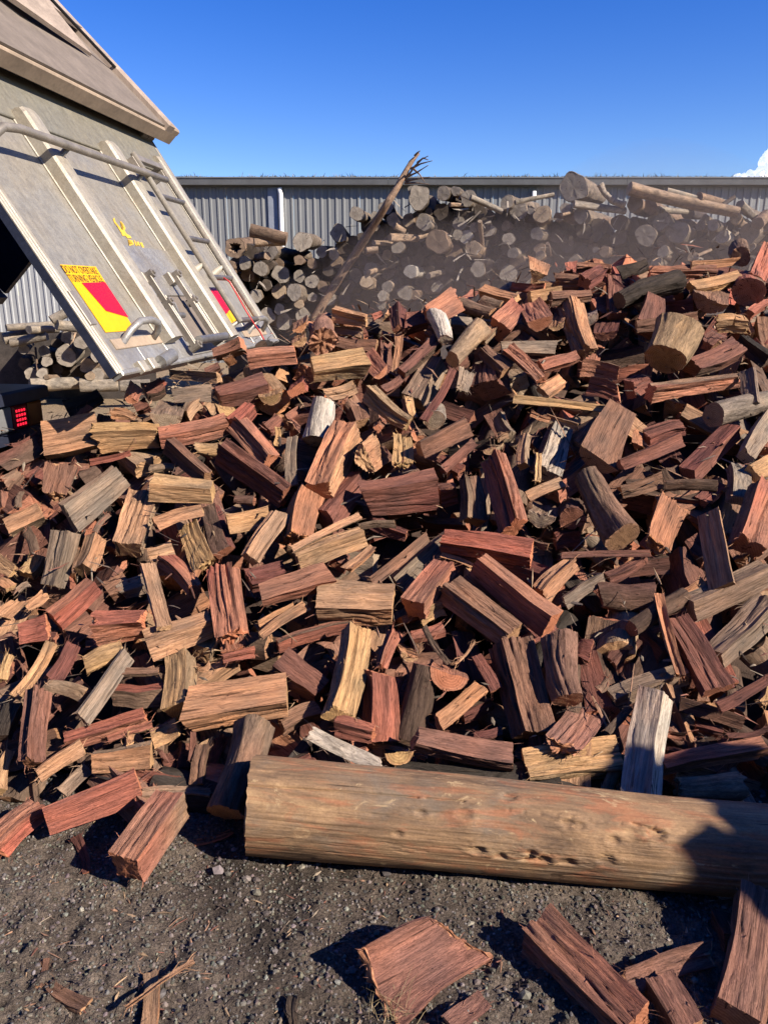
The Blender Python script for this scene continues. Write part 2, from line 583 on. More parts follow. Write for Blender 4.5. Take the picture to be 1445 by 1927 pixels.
def wood_geom(L, w, kind, ck, rng, stp=0.0046, sta=0.012, rib=0.003, jag=0.003, fibres=10, bend=None, ratio=None):
    seed = int(rng.integers(1, 1 << 20))
    strips = section(kind, w, rng, ratio)
    dusty = rng.random() ** 1.6 * .26
    heart, alt, outer, endc = [np.array(c) * (1 - dusty) + np.array([.27, .185, .125]) * (np.mean(c) / .19) ** .6 * dusty for c in CW[ck]]
    allp = np.vstack([s for s, _ in strips])
    cen = allp.mean(0)
    ang = rng.uniform(0, 2 * math.pi)
    if kind in ('blk', 'slab', 'bark'):
        pith = cen + w * rng.uniform(.7, 1.4) * np.array([math.cos(ang), -abs(math.sin(ang))])
        mx = 9.
    elif kind == 'wdg':
        pith = np.array([0, -.5 * w])
    elif kind in ('half',):
        pith = np.array([0, .3 * w / 2])
    elif kind == 'qtr':
        pith = np.array([.0, .75 * w / 2])
    else:
        pith = np.array([rng.uniform(-.1, .1) * w, rng.uniform(-.1, .1) * w])
    S = max(6, int(L / sta))
    s = np.linspace(0, 1, S + 1)
    pts, outs, fcol, brk = [], [], [], []
    p0 = 0.0
    pp = []
    lum = rng.uniform(.88, 1.12)
    for poly, isout in strips:
        seg = np.linalg.norm(np.diff(poly, axis=0), axis=1)
        cum = np.concatenate([[0], np.cumsum(seg)])
        n = max(2, int(round(cum[-1] / stp)))
        d = np.linspace(0, cum[-1], n + 1)
        q = np.stack([np.interp(d, cum, poly[:, 0]), np.interp(d, cum, poly[:, 1])], -1)
        base = outer if isout else heart * (1 - (m := rng.random() ** 2 * .9)) + alt * m
        base = base * lum * rng.uniform(.88, 1.12)
        brk.append((len(pts) and sum(len(x) for x in pts), len(q), isout))
        pts.append(q)
        fcol.append(np.repeat(base[None], len(q), 0))
        outs.append(np.full(len(q), isout))
        pp.append(p0 + d)
        p0 += cum[-1]
    pts = np.vstack(pts)
    fcol = np.vstack(fcol)
    outs = np.concatenate(outs)
    pp = np.concatenate(pp)
    M = len(pts)
    # sapwood tint by distance from the pith
    PP, SS = np.meshgrid(pp, s * L)
    rid = 0
    for fq, am, ax in ((38, .62, 2.6), (85, .38, 5.0)):
        nz = vn(PP * fq + vn(PP * 9, SS * 7, seed + 3) * 1.5, SS * ax + seed % 97, seed)
        rid = rid + am * (1 - np.abs(2 * nz - 1)) ** 3.2
    low = vn(PP * 10, SS * 6, seed + 1) - .5
    mid = vn(PP * 28, SS * 14, seed + 2) - .5
    terr = np.round(vn(PP * 24, SS * 3.5 + vn(PP * 40, SS * 30, seed + 14) * .4, seed + 13) * 4) / 4 - .5
    amp = np.where(outs, .6, 1.0)[None]
    disp = -rib * rid * amp * 1.6 + low * min(.007, w * .05) + mid * rib * .7 + terr * amp * (rib * 1.1 + .0015)
    dc = np.full(M, 9.0)
    if len(brk) > 1:
        for b0, n_, _o in brk:
            q_ = pp[b0:b0 + n_]
            dc[b0:b0 + n_] = np.minimum(q_ - q_[0], q_[-1] - q_)
    disp = disp * (.30 + .70 * np.clip(dc / .009, 0, 1))[None]
    win = np.clip(np.minimum(PP, p0 - PP) / .012, 0, 1)
    disp = disp * win
    rad = pts - cen
    rl = np.linalg.norm(rad, axis=1, keepdims=True)
    rdir = rad / (rl + 1e-6)
    taper = 1 + rng.uniform(-.17, .17) * (s - .5) * 2
    tw = rng.normal(0, .05) * (s - .5)
    bd = (rng.normal(0, .006), rng.normal(0, .006)) if bend is None else bend
    cxs = bd[0] * np.sin(math.pi * s) + .004 * (vn(s * 4, s * 0, seed + 7) - .5)
    czs = bd[1] * np.sin(math.pi * s) + .004 * (vn(s * 4, s * 0, seed + 8) - .5)
    Q = rad[None] * taper[:, None, None] + rdir[None] * disp[..., None]
    ct, st = np.cos(tw)[:, None], np.sin(tw)[:, None]
    Yq = Q[..., 0] * ct - Q[..., 1] * st + cxs[:, None] + cen[0]
    Zq = Q[..., 0] * st + Q[..., 1] * ct + czs[:, None] + cen[1]
    X = np.repeat((s * L - L / 2)[:, None], M, 1)
    # ends: sawn a little off square, or torn
    for e, sgn in ((0, -1), (1, 1)):
        tq = .22 if rng.random() < .22 else .06
        t1, t2 = rng.normal(0, tq), rng.normal(0, tq)
        wgt = np.clip(1 - (s if e == 0 else 1 - s) * L / .07, 0, 1)[:, None]
        off = rad[:, 0] * t1 + rad[:, 1] * t2 + jag * 2 * (vn(rad[:, 0] * 40 + 50, rad[:, 1] * 40 + 50 + e * 7, seed + 5) - .5) + jag * 1.6 * (vn(pp * 140, pp * 0 + e * 7, seed + 6) - .5)
        off = off * np.clip(np.minimum(pp, p0 - pp) / .01, 0.0, 1) if kind == 'rnd' else off
        X = X + wgt * off[None]
    if kind != 'rnd':
        X[:, -1] = X[:, 0]
        Yq[:, -1] = Yq[:, 0]
        Zq[:, -1] = Zq[:, 0]
        k0 = 0
        for poly in brk:  # neighbouring strips share their corner line
            k0 += poly[1]
            if k0 < M:
                X[:, k0] = X[:, k0 - 1]
                Yq[:, k0] = Yq[:, k0 - 1]
                Zq[:, k0] = Zq[:, k0 - 1]
    else:
        X[:, -1] = X[:, 0]
        Yq[:, -1] = Yq[:, 0]
        Zq[:, -1] = Zq[:, 0]
    V = np.stack([X, Yq, Zq], -1)
    col = np.repeat(fcol[None], S + 1, 0).copy()
    t = vn(PP * 6, SS * 2.2, seed + 9)
    other = np.where(outs[:, None], heart, alt)[None]
    mixf = np.clip((t - .62) * 5, 0, 1)[..., None] * .7
    col = col * (1 - mixf) + other * mixf
    gco = np.stack([X + seed % 31, Yq - pith[0], Zq - pith[1]], -1)
    quads, qm, qs = [], [], []
    for b0, n, isout in brk:
        i = np.arange(S)[:, None] * M + (b0 + np.arange(n - 1))[None]
        q = np.stack([i, i + M, i + M + 1, i + 1], -1).reshape(-1, 4)
        quads.append(q)
        qm.append(np.full(len(q), 2 if isout else 0))
        qs.append(np.ones(len(q), bool))
    VV, CC, GG = [V.reshape(-1, 3)], [col.reshape(-1, 3)], [gco.reshape(-1, 3)]
    nb = V.shape[0] * M
    tris, tm = [], []
    for e, row in ((0, 0), (1, S)):
        ring = V[row]
        c = ring.mean(0)
        base = nb
        ec = endc * lum * rng.uniform(.85, 1.15)
        sc = [1.0, .93, .62, .3]
        rows = []
        kw = max(3, M // 5) | 1
        xs_ = np.convolve(np.concatenate([ring[:-1, 0]] * 3), np.ones(kw) / kw, 'same')[M - 1:2 * (M - 1)]
        xs_ = np.append(xs_, xs_[0])
        for k, f in enumerate(sc):
            r_ = c + (ring - c) * f
            if k:
                r_ = r_.copy()
                r_[:, 0] = (xs_ if k > 1 else xs_ * .5 + ring[:, 0] * .5) * f + c[0] * (1 - f) + (vn(r_[:, 1] * 70 + 50, r_[:, 2] * 70 + 50, seed + 11 + e) - .5) * jag * 1.2
            rows.append(r_)
        rows.append(c[None])
        Rv = np.vstack(rows)
        VV.append(Rv)
        edge = np.concatenate([np.full(M, 1.0), np.full(M, .93), np.full(M, .6), np.full(M, .3), [0]])
        ecol = np.repeat(ec[None], len(Rv), 0)
        if kind in ('rnd', 'half', 'qtr') and ck not in 'K':
            # paler sapwood ring at the rim
            o5 = np.concatenate([outs, outs, outs, outs, [False]])
            wr = (o5 & (edge > .9))[:, None]
            ecol = np.where(wr, ecol * .4 + alt * .75, ecol)
        CC.append(ecol)
        GG.append(np.stack([Rv[:, 0] + seed % 31, Rv[:, 1] - pith[0], Rv[:, 2] - pith[1]], -1))
        a = np.arange(M - 1)
        for k in range(3):
            q = np.stack([base + k * M + a, base + k * M + a + 1, base + (k + 1) * M + a + 1, base + (k + 1) * M + a], -1)
            if e == 1:
                q = q[:, ::-1]
            quads.append(q)
            qm.append(np.ones(len(q)))
            qs.append(np.zeros(len(q), bool))
        t3 = np.stack([base + 3 * M + a, base + 3 * M + a + 1, np.full(M - 1, base + 4 * M)], -1)
        if e == 1:
            t3 = t3[:, ::-1]
        tris.append(t3)
        tm.append(np.ones(len(t3)))
        nb += len(Rv)
    # loose fibres torn along the split edges
    if fibres:
        k = rng.integers(0, S + 1, fibres)
        endk = rng.random(fibres) < .55
        k = np.where(endk, np.where(rng.random(fibres) < .5, rng.integers(0, 2, fibres), S - rng.integers(0, 2, fibres)), k)
        jx = rng.integers(0, M, fibres)
        st_ = V[k, jx] * 1.0
        o2 = rdir[jx]
        ln_ = rng.uniform(.006, .034, fibres) * np.where(endk, 1, 1.3)
        sg = np.where(k < S / 2, -1, 1) * np.where(endk, 1, rng.choice([-1, 1], fibres))
        lift = rng.uniform(.15, .7, fibres)
        dirv = np.stack([sg * np.sqrt(1 - lift ** 2), o2[:, 0] * lift, o2[:, 1] * lift], -1) + rng.normal(0, .15, (fibres, 3))
        side = np.cross(dirv, rng.normal(0, 1, (fibres, 3)))
        side /= np.linalg.norm(side, axis=1, keepdims=True) + 1e-9
        wd = rng.uniform(.0005, .0013, fibres)[:, None]
        a0 = st_ - dirv * .004
        m0 = st_ + dirv * (ln_ * .55)[:, None]
        m0[:, 1:] += o2 * (ln_ * .12)[:, None]
        e0 = st_ + dirv * ln_[:, None] + rng.normal(0, .0025, (fibres, 3))
        F = np.stack([a0 - side * wd, a0 + side * wd, m0 + side * wd * .8, m0 - side * wd * .8, e0], 1)
        VV.append(F.reshape(-1, 3))
        fc = np.repeat((heart * .5 + alt * .6)[None], fibres * 5, 0)
        CC.append(fc)
        GG.append(F.reshape(-1, 3) + 3)
        b5 = nb + 5 * np.arange(fibres)[:, None]
        quads.append(b5 + np.array([0, 1, 2, 3])[None])
        qm.append(np.zeros(fibres))
        qs.append(np.zeros(fibres, bool))
        tris.append(b5 + np.array([3, 2, 4])[None])
        tm.append(np.zeros(fibres))
        nb += fibres * 5
    return (np.vstack(VV), np.vstack(quads), np.vstack(tris), np.concatenate(qm).astype(int), np.concatenate(tm).astype(int),
            np.concatenate(qs), np.vstack(CC), np.vstack(GG))


def frame_for(P1, P2, roll):
    """axis along local x, local z towards the camera, turned about the axis by roll"""
    a = (P2 - P1) / np.linalg.norm(P2 - P1)
    c = CAM - (P1 + P2) / 2
    c = c / np.linalg.norm(c)
    n = c - a * (c @ a)
    if np.linalg.norm(n) < .25:
        n = np.array([0, 0, 1.]) - a * a[2]
    n = n / np.linalg.norm(n)
    t = np.cross(n, a)
    n2 = n * math.cos(roll) + t * math.sin(roll)
    t2 = np.cross(n2, a)
    return a, t2, n2

# ------------------------------------------------------------------ the tipping truck
AZ, TILT, TAU = math.radians(7.81), math.radians(32.23), math.radians(46)
ZU = np.array([0, 0, 1.0])
g_r = np.array([math.sin(AZ), math.cos(AZ), 0])
g_l = np.array([-g_r[1], g_r[0], 0])
g_u = math.cos(TILT) * ZU + math.sin(TILT) * g_l
g_n = np.cross(g_r, g_u)
g_n = g_n if g_n[0] > 0 else -g_n
GBL = np.array([-1.11292612, 3.21966082, 1.27707477])
GW, GV = 2.5, 1.625
b_f = g_l * math.cos(TAU) + ZU * math.sin(TAU)
b_u = -g_l * math.sin(TAU) + ZU * math.cos(TAU)


def G(u, v, n=0.0):
    return GBL + g_r * u + g_u * v + g_n * n


def gp(x, y, n=0.0):
    """point of the tailgate's plane (raised by n) seen at a pixel"""
    d = ray(x, y)
    t = ((GBL + g_n * n - CAM) @ g_n) / (d @ g_n)
    return CAM + d * t


def guv(x, y, n=0.0):
    P = gp(x, y, n) - GBL
    return P @ g_r, P @ g_u


def mat_gate(name, col, dust, rough, metal):
    m, nt, b = new_mat(name)
    tc = N(nt, 'ShaderNodeTexCoord').outputs['Object']
    n1 = noise_at(nt, tc, (1, 1, 1), 3.2, 7, .7, .6)
    n2 = noise_at(nt, tc, (1, 1, 1), 26, 6, .72, .4)
    n3 = noise_at(nt, tc, (3, 14, 2.2), 2.0, 6, .7)
    n4 = noise_at(nt, tc, (1, 1, 1), 130, 3, .7)
    c = mixc(nt, 'MIX', ramp(nt, n1, [(.38, (0, 0, 0)), (.66, (.8, .8, .8))]), col, dust)
    c = mixc(nt, 'MULTIPLY', .8, c, ramp(nt, n2, [(.3, (.80, .80, .80)), (.5, (1, 1, 1)), (.7, (1.16, 1.16, 1.15))]))
    c = mixc(nt, 'MULTIPLY', .7, c, ramp(nt, n3, [(.3, (.78, .76, .72)), (.55, (1, 1, 1)), (.75, (1.12, 1.12, 1.12))]))
    c = mixc(nt, 'MULTIPLY', .5, c, ramp(nt, n4, [(.3, (.75, .75, .75)), (.7, (1.2, 1.2, 1.2))]))
    nt.links.new(c, b.inputs['Base Color'])
    nt.links.new(ramp(nt, n2, [(.3, (rough - .12,) * 3), (.7, (rough + .15,) * 3)]), b.inputs['Roughness'])
    b.inputs['Metallic'].default_value = metal
    p = bump(nt, b, n1, .35, .02)
    bump(nt, b, n2, .25, .003, p)
    return m


M_ALU = mat_gate('dusty_aluminium', (.225, .212, .188), (.245, .21, .16), .55, .2)
M_ALU_B = mat_gate('bare_aluminium', (.34, .335, .32), (.25, .21, .16), .42, .45)
M_ALU_W = mat_gate('pale_rib_aluminium', (.34, .31, .255), (.31, .26, .19), .5, .2)
M_ALU_G = mat_gate('upper_plate', (.175, .165, .135), (.20, .175, .125), .6, .2)
M_STEEL = mat_plain('dull_steel', (.24, .21, .175), .5, .4, 12, .25)
M_DUST = mat_plain('dust_covered_metal', (.30, .225, .16), .8, 0, 5, .22, .001)
M_DUSTG = mat_plain('brown_grey_panel', (.155, .125, .10), .8, 0, 7, .22, .001)
M_DUSTP = mat_plain('pale_dusty_board', (.30, .235, .185), .8, 0, 4, .25, .001, (6, 1, 1))
M_NAVY = mat_plain('dark_navy', (.022, .026, .045), .5, 0, 6, .35)
M_BLACK = mat_plain('black_rubber', (.015, .015, .016), .6, 0, 8, .3)
M_YEL = mat_plain('reflective_yellow', (.72, .36, .0), .45, 0, 30, .05)
M_RED = mat_plain('reflective_red', (.55, .004, .022), .4, 0, 30, .06)
M_INK = mat_plain('black_print', (.02, .018, .01), .6, 0, 30, .2)
M_STEN = mat_plain('worn_yellow_paint', (.60, .36, .04), .7, 0, 60, .25)
M_ROPE = mat_plain('red_cord', (.50, .05, .05), .8, 0, 40, .2)
M_CHEQ = mat_plain('chequer_plate', (.085, .085, .09), .4, .5, 20, .3)

TB = np.array([-3.4, 3.9, 0.0])
truck = bpy.data.objects.new('tip_truck', None)
COL.objects.link(truck)
truck.location = TB
truck['label'] = 'tip truck with raised body and dusty aluminium tailgate swung open over the firewood heap'
truck['category'] = 'truck'


def tpart(mb, name, mat, parent=None, smooth=False, label=None):
    return mb.build(name, mat, parent or truck, TB, smooth, label=label)


def gbox(mb, u0, u1, v0, v1, n0, n1, bev=0.0):
    o = G(u0, v0, n0)
    a, b, c = g_r * (u1 - u0), g_u * (v1 - v0), g_n * (n1 - n0)
    if bev:
        mb.bevbox(o, a, b, c, bev)
    else:
        mb.box(o, a, b, c)


mb = MB()
gbox(mb, .03, GW - .03, .02, GV, -.028, 0)
gate = tpart(mb, 'tailgate', M_ALU, label='dusty aluminium tailgate with ladder and warning stickers')
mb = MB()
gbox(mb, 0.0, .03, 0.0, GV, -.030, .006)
tpart(mb, 'edge_frame', M_NAVY, gate)  # left side edge set darker and bluer than the gate face
for (u0, u1) in ((.0, .018), (.022, .042), (.046, .075)):
    mb = MB()
    gbox(mb, u0, u1, .0, GV, .007, .016, .004)
    tpart(mb, 'edge_trim', M_ALU_W, gate)
mb = MB()
gbox(mb, GW - .03, GW, 0.0, GV, -.10, .014, .004)
tpart(mb, 'edge_frame', M_ALU, gate)
# bottom sheet, upper plate and right hand margin strips
uu = [.08, .33, .62, .9, 1.5, 1.72, 1.95, 2.16, 2.46]
for a_, b_ in zip(uu[:-1], uu[1:]):
    if a_ == .9:
        continue
    mb = MB()
    gbox(mb, a_, b_ - .006, .012, .165, .001, .007, .002)
    tpart(mb, 'bottom_plate', M_ALU_B, gate)
mb = MB()
gbox(mb, .08, 2.46, 1.30, GV, .001, .014, .004)
tpart(mb, 'upper_plate', M_ALU_G, gate)
mb = MB()
gbox(mb, .03, GW - .02, -.015, .012, -.035, .02, .006)
tpart(mb, 'bottom_lip', M_ALU_B, gate)


def rib(u0, u1, v0, v1, h):
    mb = MB()
    nseg = 8
    prof = [(0, 0), (.004, h * .82), (.016, h), ((u1 - u0) * .5, h * 1.06), (u1 - u0 - .016, h), (u1 - u0 - .004, h * .82), (u1 - u0, 0)]
    vs = [(v0, 1.0), (v1 - .04, 1.0), (v1 - .015, .93), (v1, .55), (v1 + .006, .02)]
    b = len(mb.v)
    for v, s in vs:
        for (du, n) in prof:
            mid = (u1 - u0) / 2
            mb.v.append(tuple(G(u0 + mid + (du - mid) * (1 - .35 * (1 - s)), v, .003 + n * s)))
    m_ = len(prof)
    for i in range(len(vs) - 1):
        for k in range(m_ - 1):
            mb.q.append((b + i * m_ + k, b + i * m_ + k + 1, b + (i + 1) * m_ + k + 1, b + (i + 1) * m_ + k))
    mb.t += [(b, b + k + 1, b + k) for k in range(1, m_ - 1)]
    o = tpart(mb, 'rib', M_ALU_W, gate)
    for k in (.3, .45, .6):
        pass
    # weld seam along the rib's foot
    mb = MB()
    mb.tube([G(u0 - .002, v0, .004), G(u0 - .002, v1 - .02, .004)], .006, 6)
    tpart(mb, 'weld_seam', M_ALU_W, gate)
    return o


rib(.615, .745, .10, 1.345, .070)
rib(1.435, 1.565, .06, 1.345, .070)
rib(2.27, 2.36, .17, 1.42, .045)


def gtube(pts, r, name, mat, seg=10, parent=None):
    mb = MB()
    mb.tube([G(*p) for p in pts], r, seg)
    return tpart(mb, name, mat, parent or gate, True)


# grab rail across the gate
vR = 1.10
gtube([(.10, vR - .10, .01), (.12, vR - .045, .07), (.19, vR - .008, .118), (.30, vR, .13), (.9, vR, .13), (1.5, vR, .13), (1.83, vR, .13)], .019, 'grab_rail', M_STEEL, 12)
for u_ in (.70, 1.52):
    gtube([(u_, vR - .01, .06), (u_, vR, .125)], .014, 'rail_bracket', M_STEEL, 8)
# ladder
nL = .115


def uvn(x, y, n):
    d = ray(x, y)
    t = ((GBL + g_n * n - CAM) @ g_n) / (d @ g_n)
    P = CAM + d * t - GBL - g_n * n
    return P @ g_r, P @ g_u


lu0, lv1 = uvn(238, 283, nL)
lu1, _ = uvn(293, 300, nL)
_, lv0 = uvn(459, 602, nL)
lu0 = (uvn(238, 283, nL)[0] + uvn(459, 602, nL)[0]) / 2
lu1 = (uvn(293, 303, nL)[0] + uvn(487, 600, nL)[0]) / 2
for u_ in (lu0, lu1):
    gtube([(u_, lv0 - .01, nL), (u_, lv1, nL)], .017, 'ladder_rail', M_ALU_W, 12)
for px, py in ((335, 378), (378, 452), (412, 522), (466, 601)):
    v_ = uvn(px, py, nL)[1]
    gtube([(lu0, v_, nL), (lu1, v_, nL)], .016, 'ladder_rung', M_STEEL, 10)
mb = MB()
gbox(mb, lu0 + .01, lu1 - .01, lv1 - .05, lv1 - .01, nL - .012, nL + .012, .003)
tpart(mb, 'ladder_top_bar', M_STEEL, gate)
for u_ in (lu0 - .03, lu1 - .03):
    mb = MB()
    gbox(mb, u_, u_ + .012, lv1 - .10, lv1 - .02, .014, nL, .002)
    mb.tube([G(u_ - .004, lv1 - .06, .05), G(u_ - .010, lv1 - .06, .05)], .012, 8)
    tpart(mb, 'ladder_bracket', M_STEEL, gate)
for px, py in ((385, 505), (440, 505)):
    u_, v_ = uvn(px - 8, py + 4, nL * .5)
for u_ in (lu0, lu1):
    v_ = uvn(400, 500, nL)[1]
    gtube([(u_ - .02, v_, .006), (u_, v_ + .01, nL)], [.026, .016], 'ladder_standoff', M_ALU_W, 10)
    gtube([(u_ - .0, lv0, .006), (u_, lv0, nL)], .014, 'ladder_standoff', M_STEEL, 8)
# grain door: plate, dark opening, two linkage bars and the handle
fu0, fv1 = guv(221, 461)
fu1, _ = guv(312, 472)
fv0 = guv(286, 558)[1]
mb = MB()
gbox(mb, fu0, fu1, fv0, fv1, .002, .012, .003)
tpart(mb, 'hatch_plate', M_ALU_B, gate)
mb = MB()
gbox(mb, fu0 + .06, fu1 - .04, .10, fv0 - .003, .001, .006)
tpart(mb, 'hatch_opening', M_DUSTG, gate)
mb = MB()
gbox(mb, fu0 + .008, fu0 + .02, fv0 - .02, fv1, .0125, .02)
tpart(mb, 'hatch_guide', M_ALU_W, gate)
for (xa, ya, xb, yb_) in ((284, 518, 365, 652), (332, 518, 408, 640)):
    ua, va = uvn(xa, ya, .06)
    ub, vb = uvn(xb, yb_, .06)
    um = (ua + ub) / 2
    mb = MB()
    gbox(mb, um - .020, um - .004, vb, va, .045, .075, .003)
    gbox(mb, um + .004, um + .020, vb - .01, va - .12, .045, .075, .003)
    tpart(mb, 'linkage_bar', M_STEEL, gate)
    mb = MB()
    gbox(mb, um - .04, um + .035, va - .035, va + .03, .012, .05, .006)
    tpart(mb, 'pivot_bracket', M_STEEL, gate)
    for v_ in (va, va - .16, vb):
        mb = MB()
        mb.tube([G(um, v_, .03), G(um, v_, .088)], .022, 12)
        mb.tube([G(um, v_, .085), G(um, v_, .098)], .010, 8)
        tpart(mb, 'pivot_bolt', M_STEEL, gate)
ua, va = uvn(374, 640, .09)
ub, vb = uvn(414, 635, .09)
gtube([(ua, va, .09), (ua + .42, va, .09)], .023, 'hatch_handle', M_ALU_B, 14)
# lift handles near the lower edge
for (xa, xb, y_) in ((229, 298, 640), (465, 508, 622)):
    ua, va = guv(xa, y_ + 6)
    ub, _ = guv(xb, y_ - 6)
    w_ = min(ub - ua, .32)
    gtube([(ua, va, .005), (ua + .03, va + .03, .06), (ua + .09, va + .05, .095), (ua + w_ * .6, va + .05, .10), (ua + w_ * .9, va + .04, .085), (ua + w_, va + .02, .05), (ua + w_ * .97, va, .005)], .017, 'lift_handle', M_ALU_B, 10)
    mb = MB()
    gbox(mb, ua - .1, ua + w_ + .06, va - .03, va + .02, .0075, .014, .003)
    tpart(mb, 'handle_plate', M_DUST, gate)
# latch hardware on the lip
ua, va = guv(293, 688)
gtube([(ua, va, .03), (ua + .10, va + .012, .06)], .032, 'latch_barrel', M_ALU_B, 14)
for px, py in ((262, 696), (280, 690)):
    ua, va = guv(px, py)
    mb = MB()
    gbox(mb, ua - .03, ua + .03, va - .025, va + .03, .0075, .035, .005)
    tpart(mb, 'latch_block', M_ALU_W, gate)
mb = MB()
ua, va = guv(128, 552)
gbox(mb, ua - .03, ua + .02, va - .16, va, .017, .024, .003)
tpart(mb, 'side_latch_plate', M_STEEL, gate)
# side fins by the hatch
for px, py in ((318, 590), (395, 585)):
    ua, va = guv(px, py)
    mb = MB()
    mb.poly([G(ua, va + .10, .006), G(ua, va - .02, .006), G(ua, va - .02, .05), G(ua, va + .03, .06)], g_r * .012)
    tpart(mb, 'guide_fin', M_ALU_B, gate)
    gtube([(ua, va - .03, .03), (ua + .09, va - .03, .03)], .016, 'guide_pin', M_ALU_B, 10)
# top hinge knuckle
ua, va = guv(283, 272)
for k in range(2):
    gtube([(2.28 + k * .09, 1.60, .03), (2.36 + k * .09, 1.60, .03)], .04, 'hinge_knuckle', M_STEEL, 12)
# stickers
def sticker(c, red, name, n0):
    mb = MB()
    mb.poly([G(*guv(*p), n0) for p in c], g_n * .002)
    st = tpart(mb, name, M_YEL, gate, label='yellow and red reflective warning sticker')
    mb = MB()
    mb.poly([G(*guv(*p), n0 + .0032) for p in red], g_n * .0012)
    tpart(mb, 'red_field', M_RED, gate)
    return st


sticker([(112, 498), (179, 502), (253, 622), (198, 626)], [(152, 533), (196, 532), (240, 598), (198, 586)], 'warning_sticker', .002)
sticker([(390, 543), (414, 545), (453, 607), (432, 608)], [(391, 543), (414, 545), (433, 580), (424, 592)], 'warning_sticker', .004)


def gtext(txt, p0, p1, hpx, n0, mat, name):
    """flat lettering on the gate between two pixels of its base line"""
    cu = bpy.data.curves.new('lettering', 'FONT')
    cu.body = txt
    cu.size = 1.0
    tmp = bpy.data.objects.new('lettering', cu)
    COL.objects.link(tmp)
    dg = bpy.context.evaluated_depsgraph_get()
    me = bpy.data.meshes.new_from_object(tmp.evaluated_get(dg))
    COL.objects.unlink(tmp)
    bpy.data.objects.remove(tmp)
    co = np.empty(len(me.vertices) * 3)
    me.vertices.foreach_get('co', co)
    co = co.reshape(-1, 3)
    x0, x1 = co[:, 0].min(), co[:, 0].max()
    y0, y1 = co[:, 1].min(), co[:, 1].max()
    (ua, va), (ub, vb) = guv(*p0), guv(*p1)
    hv = hpx
    out = []
    for x, y, z in co:
        a = (x - x0) / (x1 - x0)
        b = (y - y0) / (y1 - y0)
        out.append(G(ua + (ub - ua) * a, va + (vb - va) * a + hv * b, n0) - TB)
    me.vertices.foreach_set('co', np.array(out).ravel())
    me.materials.clear()
    me.materials.append(mat)
    me.update()
    return link(name, me, gate)


gtext('DO NOT OVERTAKE', (122, 514), (185, 517), .036, .0052, M_INK, 'sticker_lettering')
gtext('TURNING VEHICLE', (134, 531), (195, 532), .036, .0052, M_INK, 'sticker_lettering')
# worn yellow stencil of a leaping figure and four letters
def sten(pix):
    o = []
    for x, y in pix:
        o.append(G(*guv(200 + x / 16.05, 400 + y / 16.05), .002))
    return o


mb = MB()
mb.poly(sten([(190, 190), (235, 150), (270, 280), (350, 380), (470, 530), (480, 620), (420, 580), (330, 420), (240, 310)]), g_n * .001)
mb.poly(sten([(405, 260), (440, 270), (510, 350), (570, 470), (540, 540), (480, 600), (470, 540), (520, 470), (480, 350)]), g_n * .0012)
mb.poly(sten([(420, 560), (540, 540), (600, 640), (720, 710), (750, 780), (690, 770), (640, 780), (560, 700), (480, 700)]), g_n * .0014)
mb.poly(sten([(640, 810), (780, 840), (830, 960), (680, 1010), (690, 970), (790, 935), (760, 880), (660, 850)]), g_n * .001)
mb.poly(sten([(820, 820), (860, 850), (920, 1000), (880, 1000)]), g_n * .001)
mb.poly(sten([(900, 880), (970, 880), (1010, 1000), (980, 1000), (930, 910), (960, 990), (930, 990)]), g_n * .001)
mb.poly(sten([(1000, 900), (1070, 900), (1140, 1060), (1090, 1070)]), g_n * .001)
tpart(mb, 'stencil_mark', M_STEN, gate, label='worn yellow stencil mark with faded lettering')
# red cord hanging down the gate
pts = [(421, 522), (432, 530), (447, 556), (463, 585), (480, 612), (489, 624), (497, 640)]
mb = MB()
mb.tube([gp(x, y, .13 if i < 5 else .09) for i, (x, y) in enumerate(pts)], .005, 6)
tpart(mb, 'red_cord', M_ROPE, gate, True, label='thin red cord hanging by the ladder')

# the raised body
TLc = G(0, GV)
depth = 1.52
o = TLc - g_n * .06
mb = MB()
mb.box(o + b_f * .06 - g_r * .0, b_f * 4.2, g_r * .05, -b_u * depth)
body = tpart(mb, 'tipper_body', M_NAVY)  # near-black navy carries the gate's cast shadow in the body's colour
mb = MB()
mb.box(o + b_f * .06 + g_r * (GW - .05), b_f * 4.2, g_r * .05, -b_u * depth)
tpart(mb, 'side_wall', M_NAVY, body)
mb = MB()
mb.box(o + b_f * .02 - b_u * depth + g_r * .055, b_f * 4.2, g_r * (GW - .11), -b_u * .07)
tpart(mb, 'floor_panel', M_NAVY, body)
mb = MB()
for k in (.25, 1.0, 2.0, 3.0):
    mb.box(o + b_f * k - b_u * (depth + .075) + g_r * .06, b_f * .08, g_r * (GW - .12), -b_u * .10)
for k in (.7, 1.6):
    mb.box(o + b_f * .1 - b_u * (depth + .18) + g_r * k, b_f * 4, g_r * .09, -b_u * .16)
tpart(mb, 'under_frame', M_BLACK, body)
mb = MB()
mb.tube([o + b_f * .15 - b_u * (depth - .05) + g_r * (GW - .2), o + b_f * .1 - b_u * (depth + .30) + g_r * (GW - .1)], .02, 8)
tpart(mb, 'gate_strut', M_BLACK, body, True)

# top of the body: header beam, panels and far rim, lying in the body's top plane
BP = TLc + b_u * .10


def bt(x, y, h=0.0):
    d = ray(x, y)
    q = BP + b_u * h
    t = ((q - CAM) @ b_u) / (d @ b_u)
    return CAM + d * t


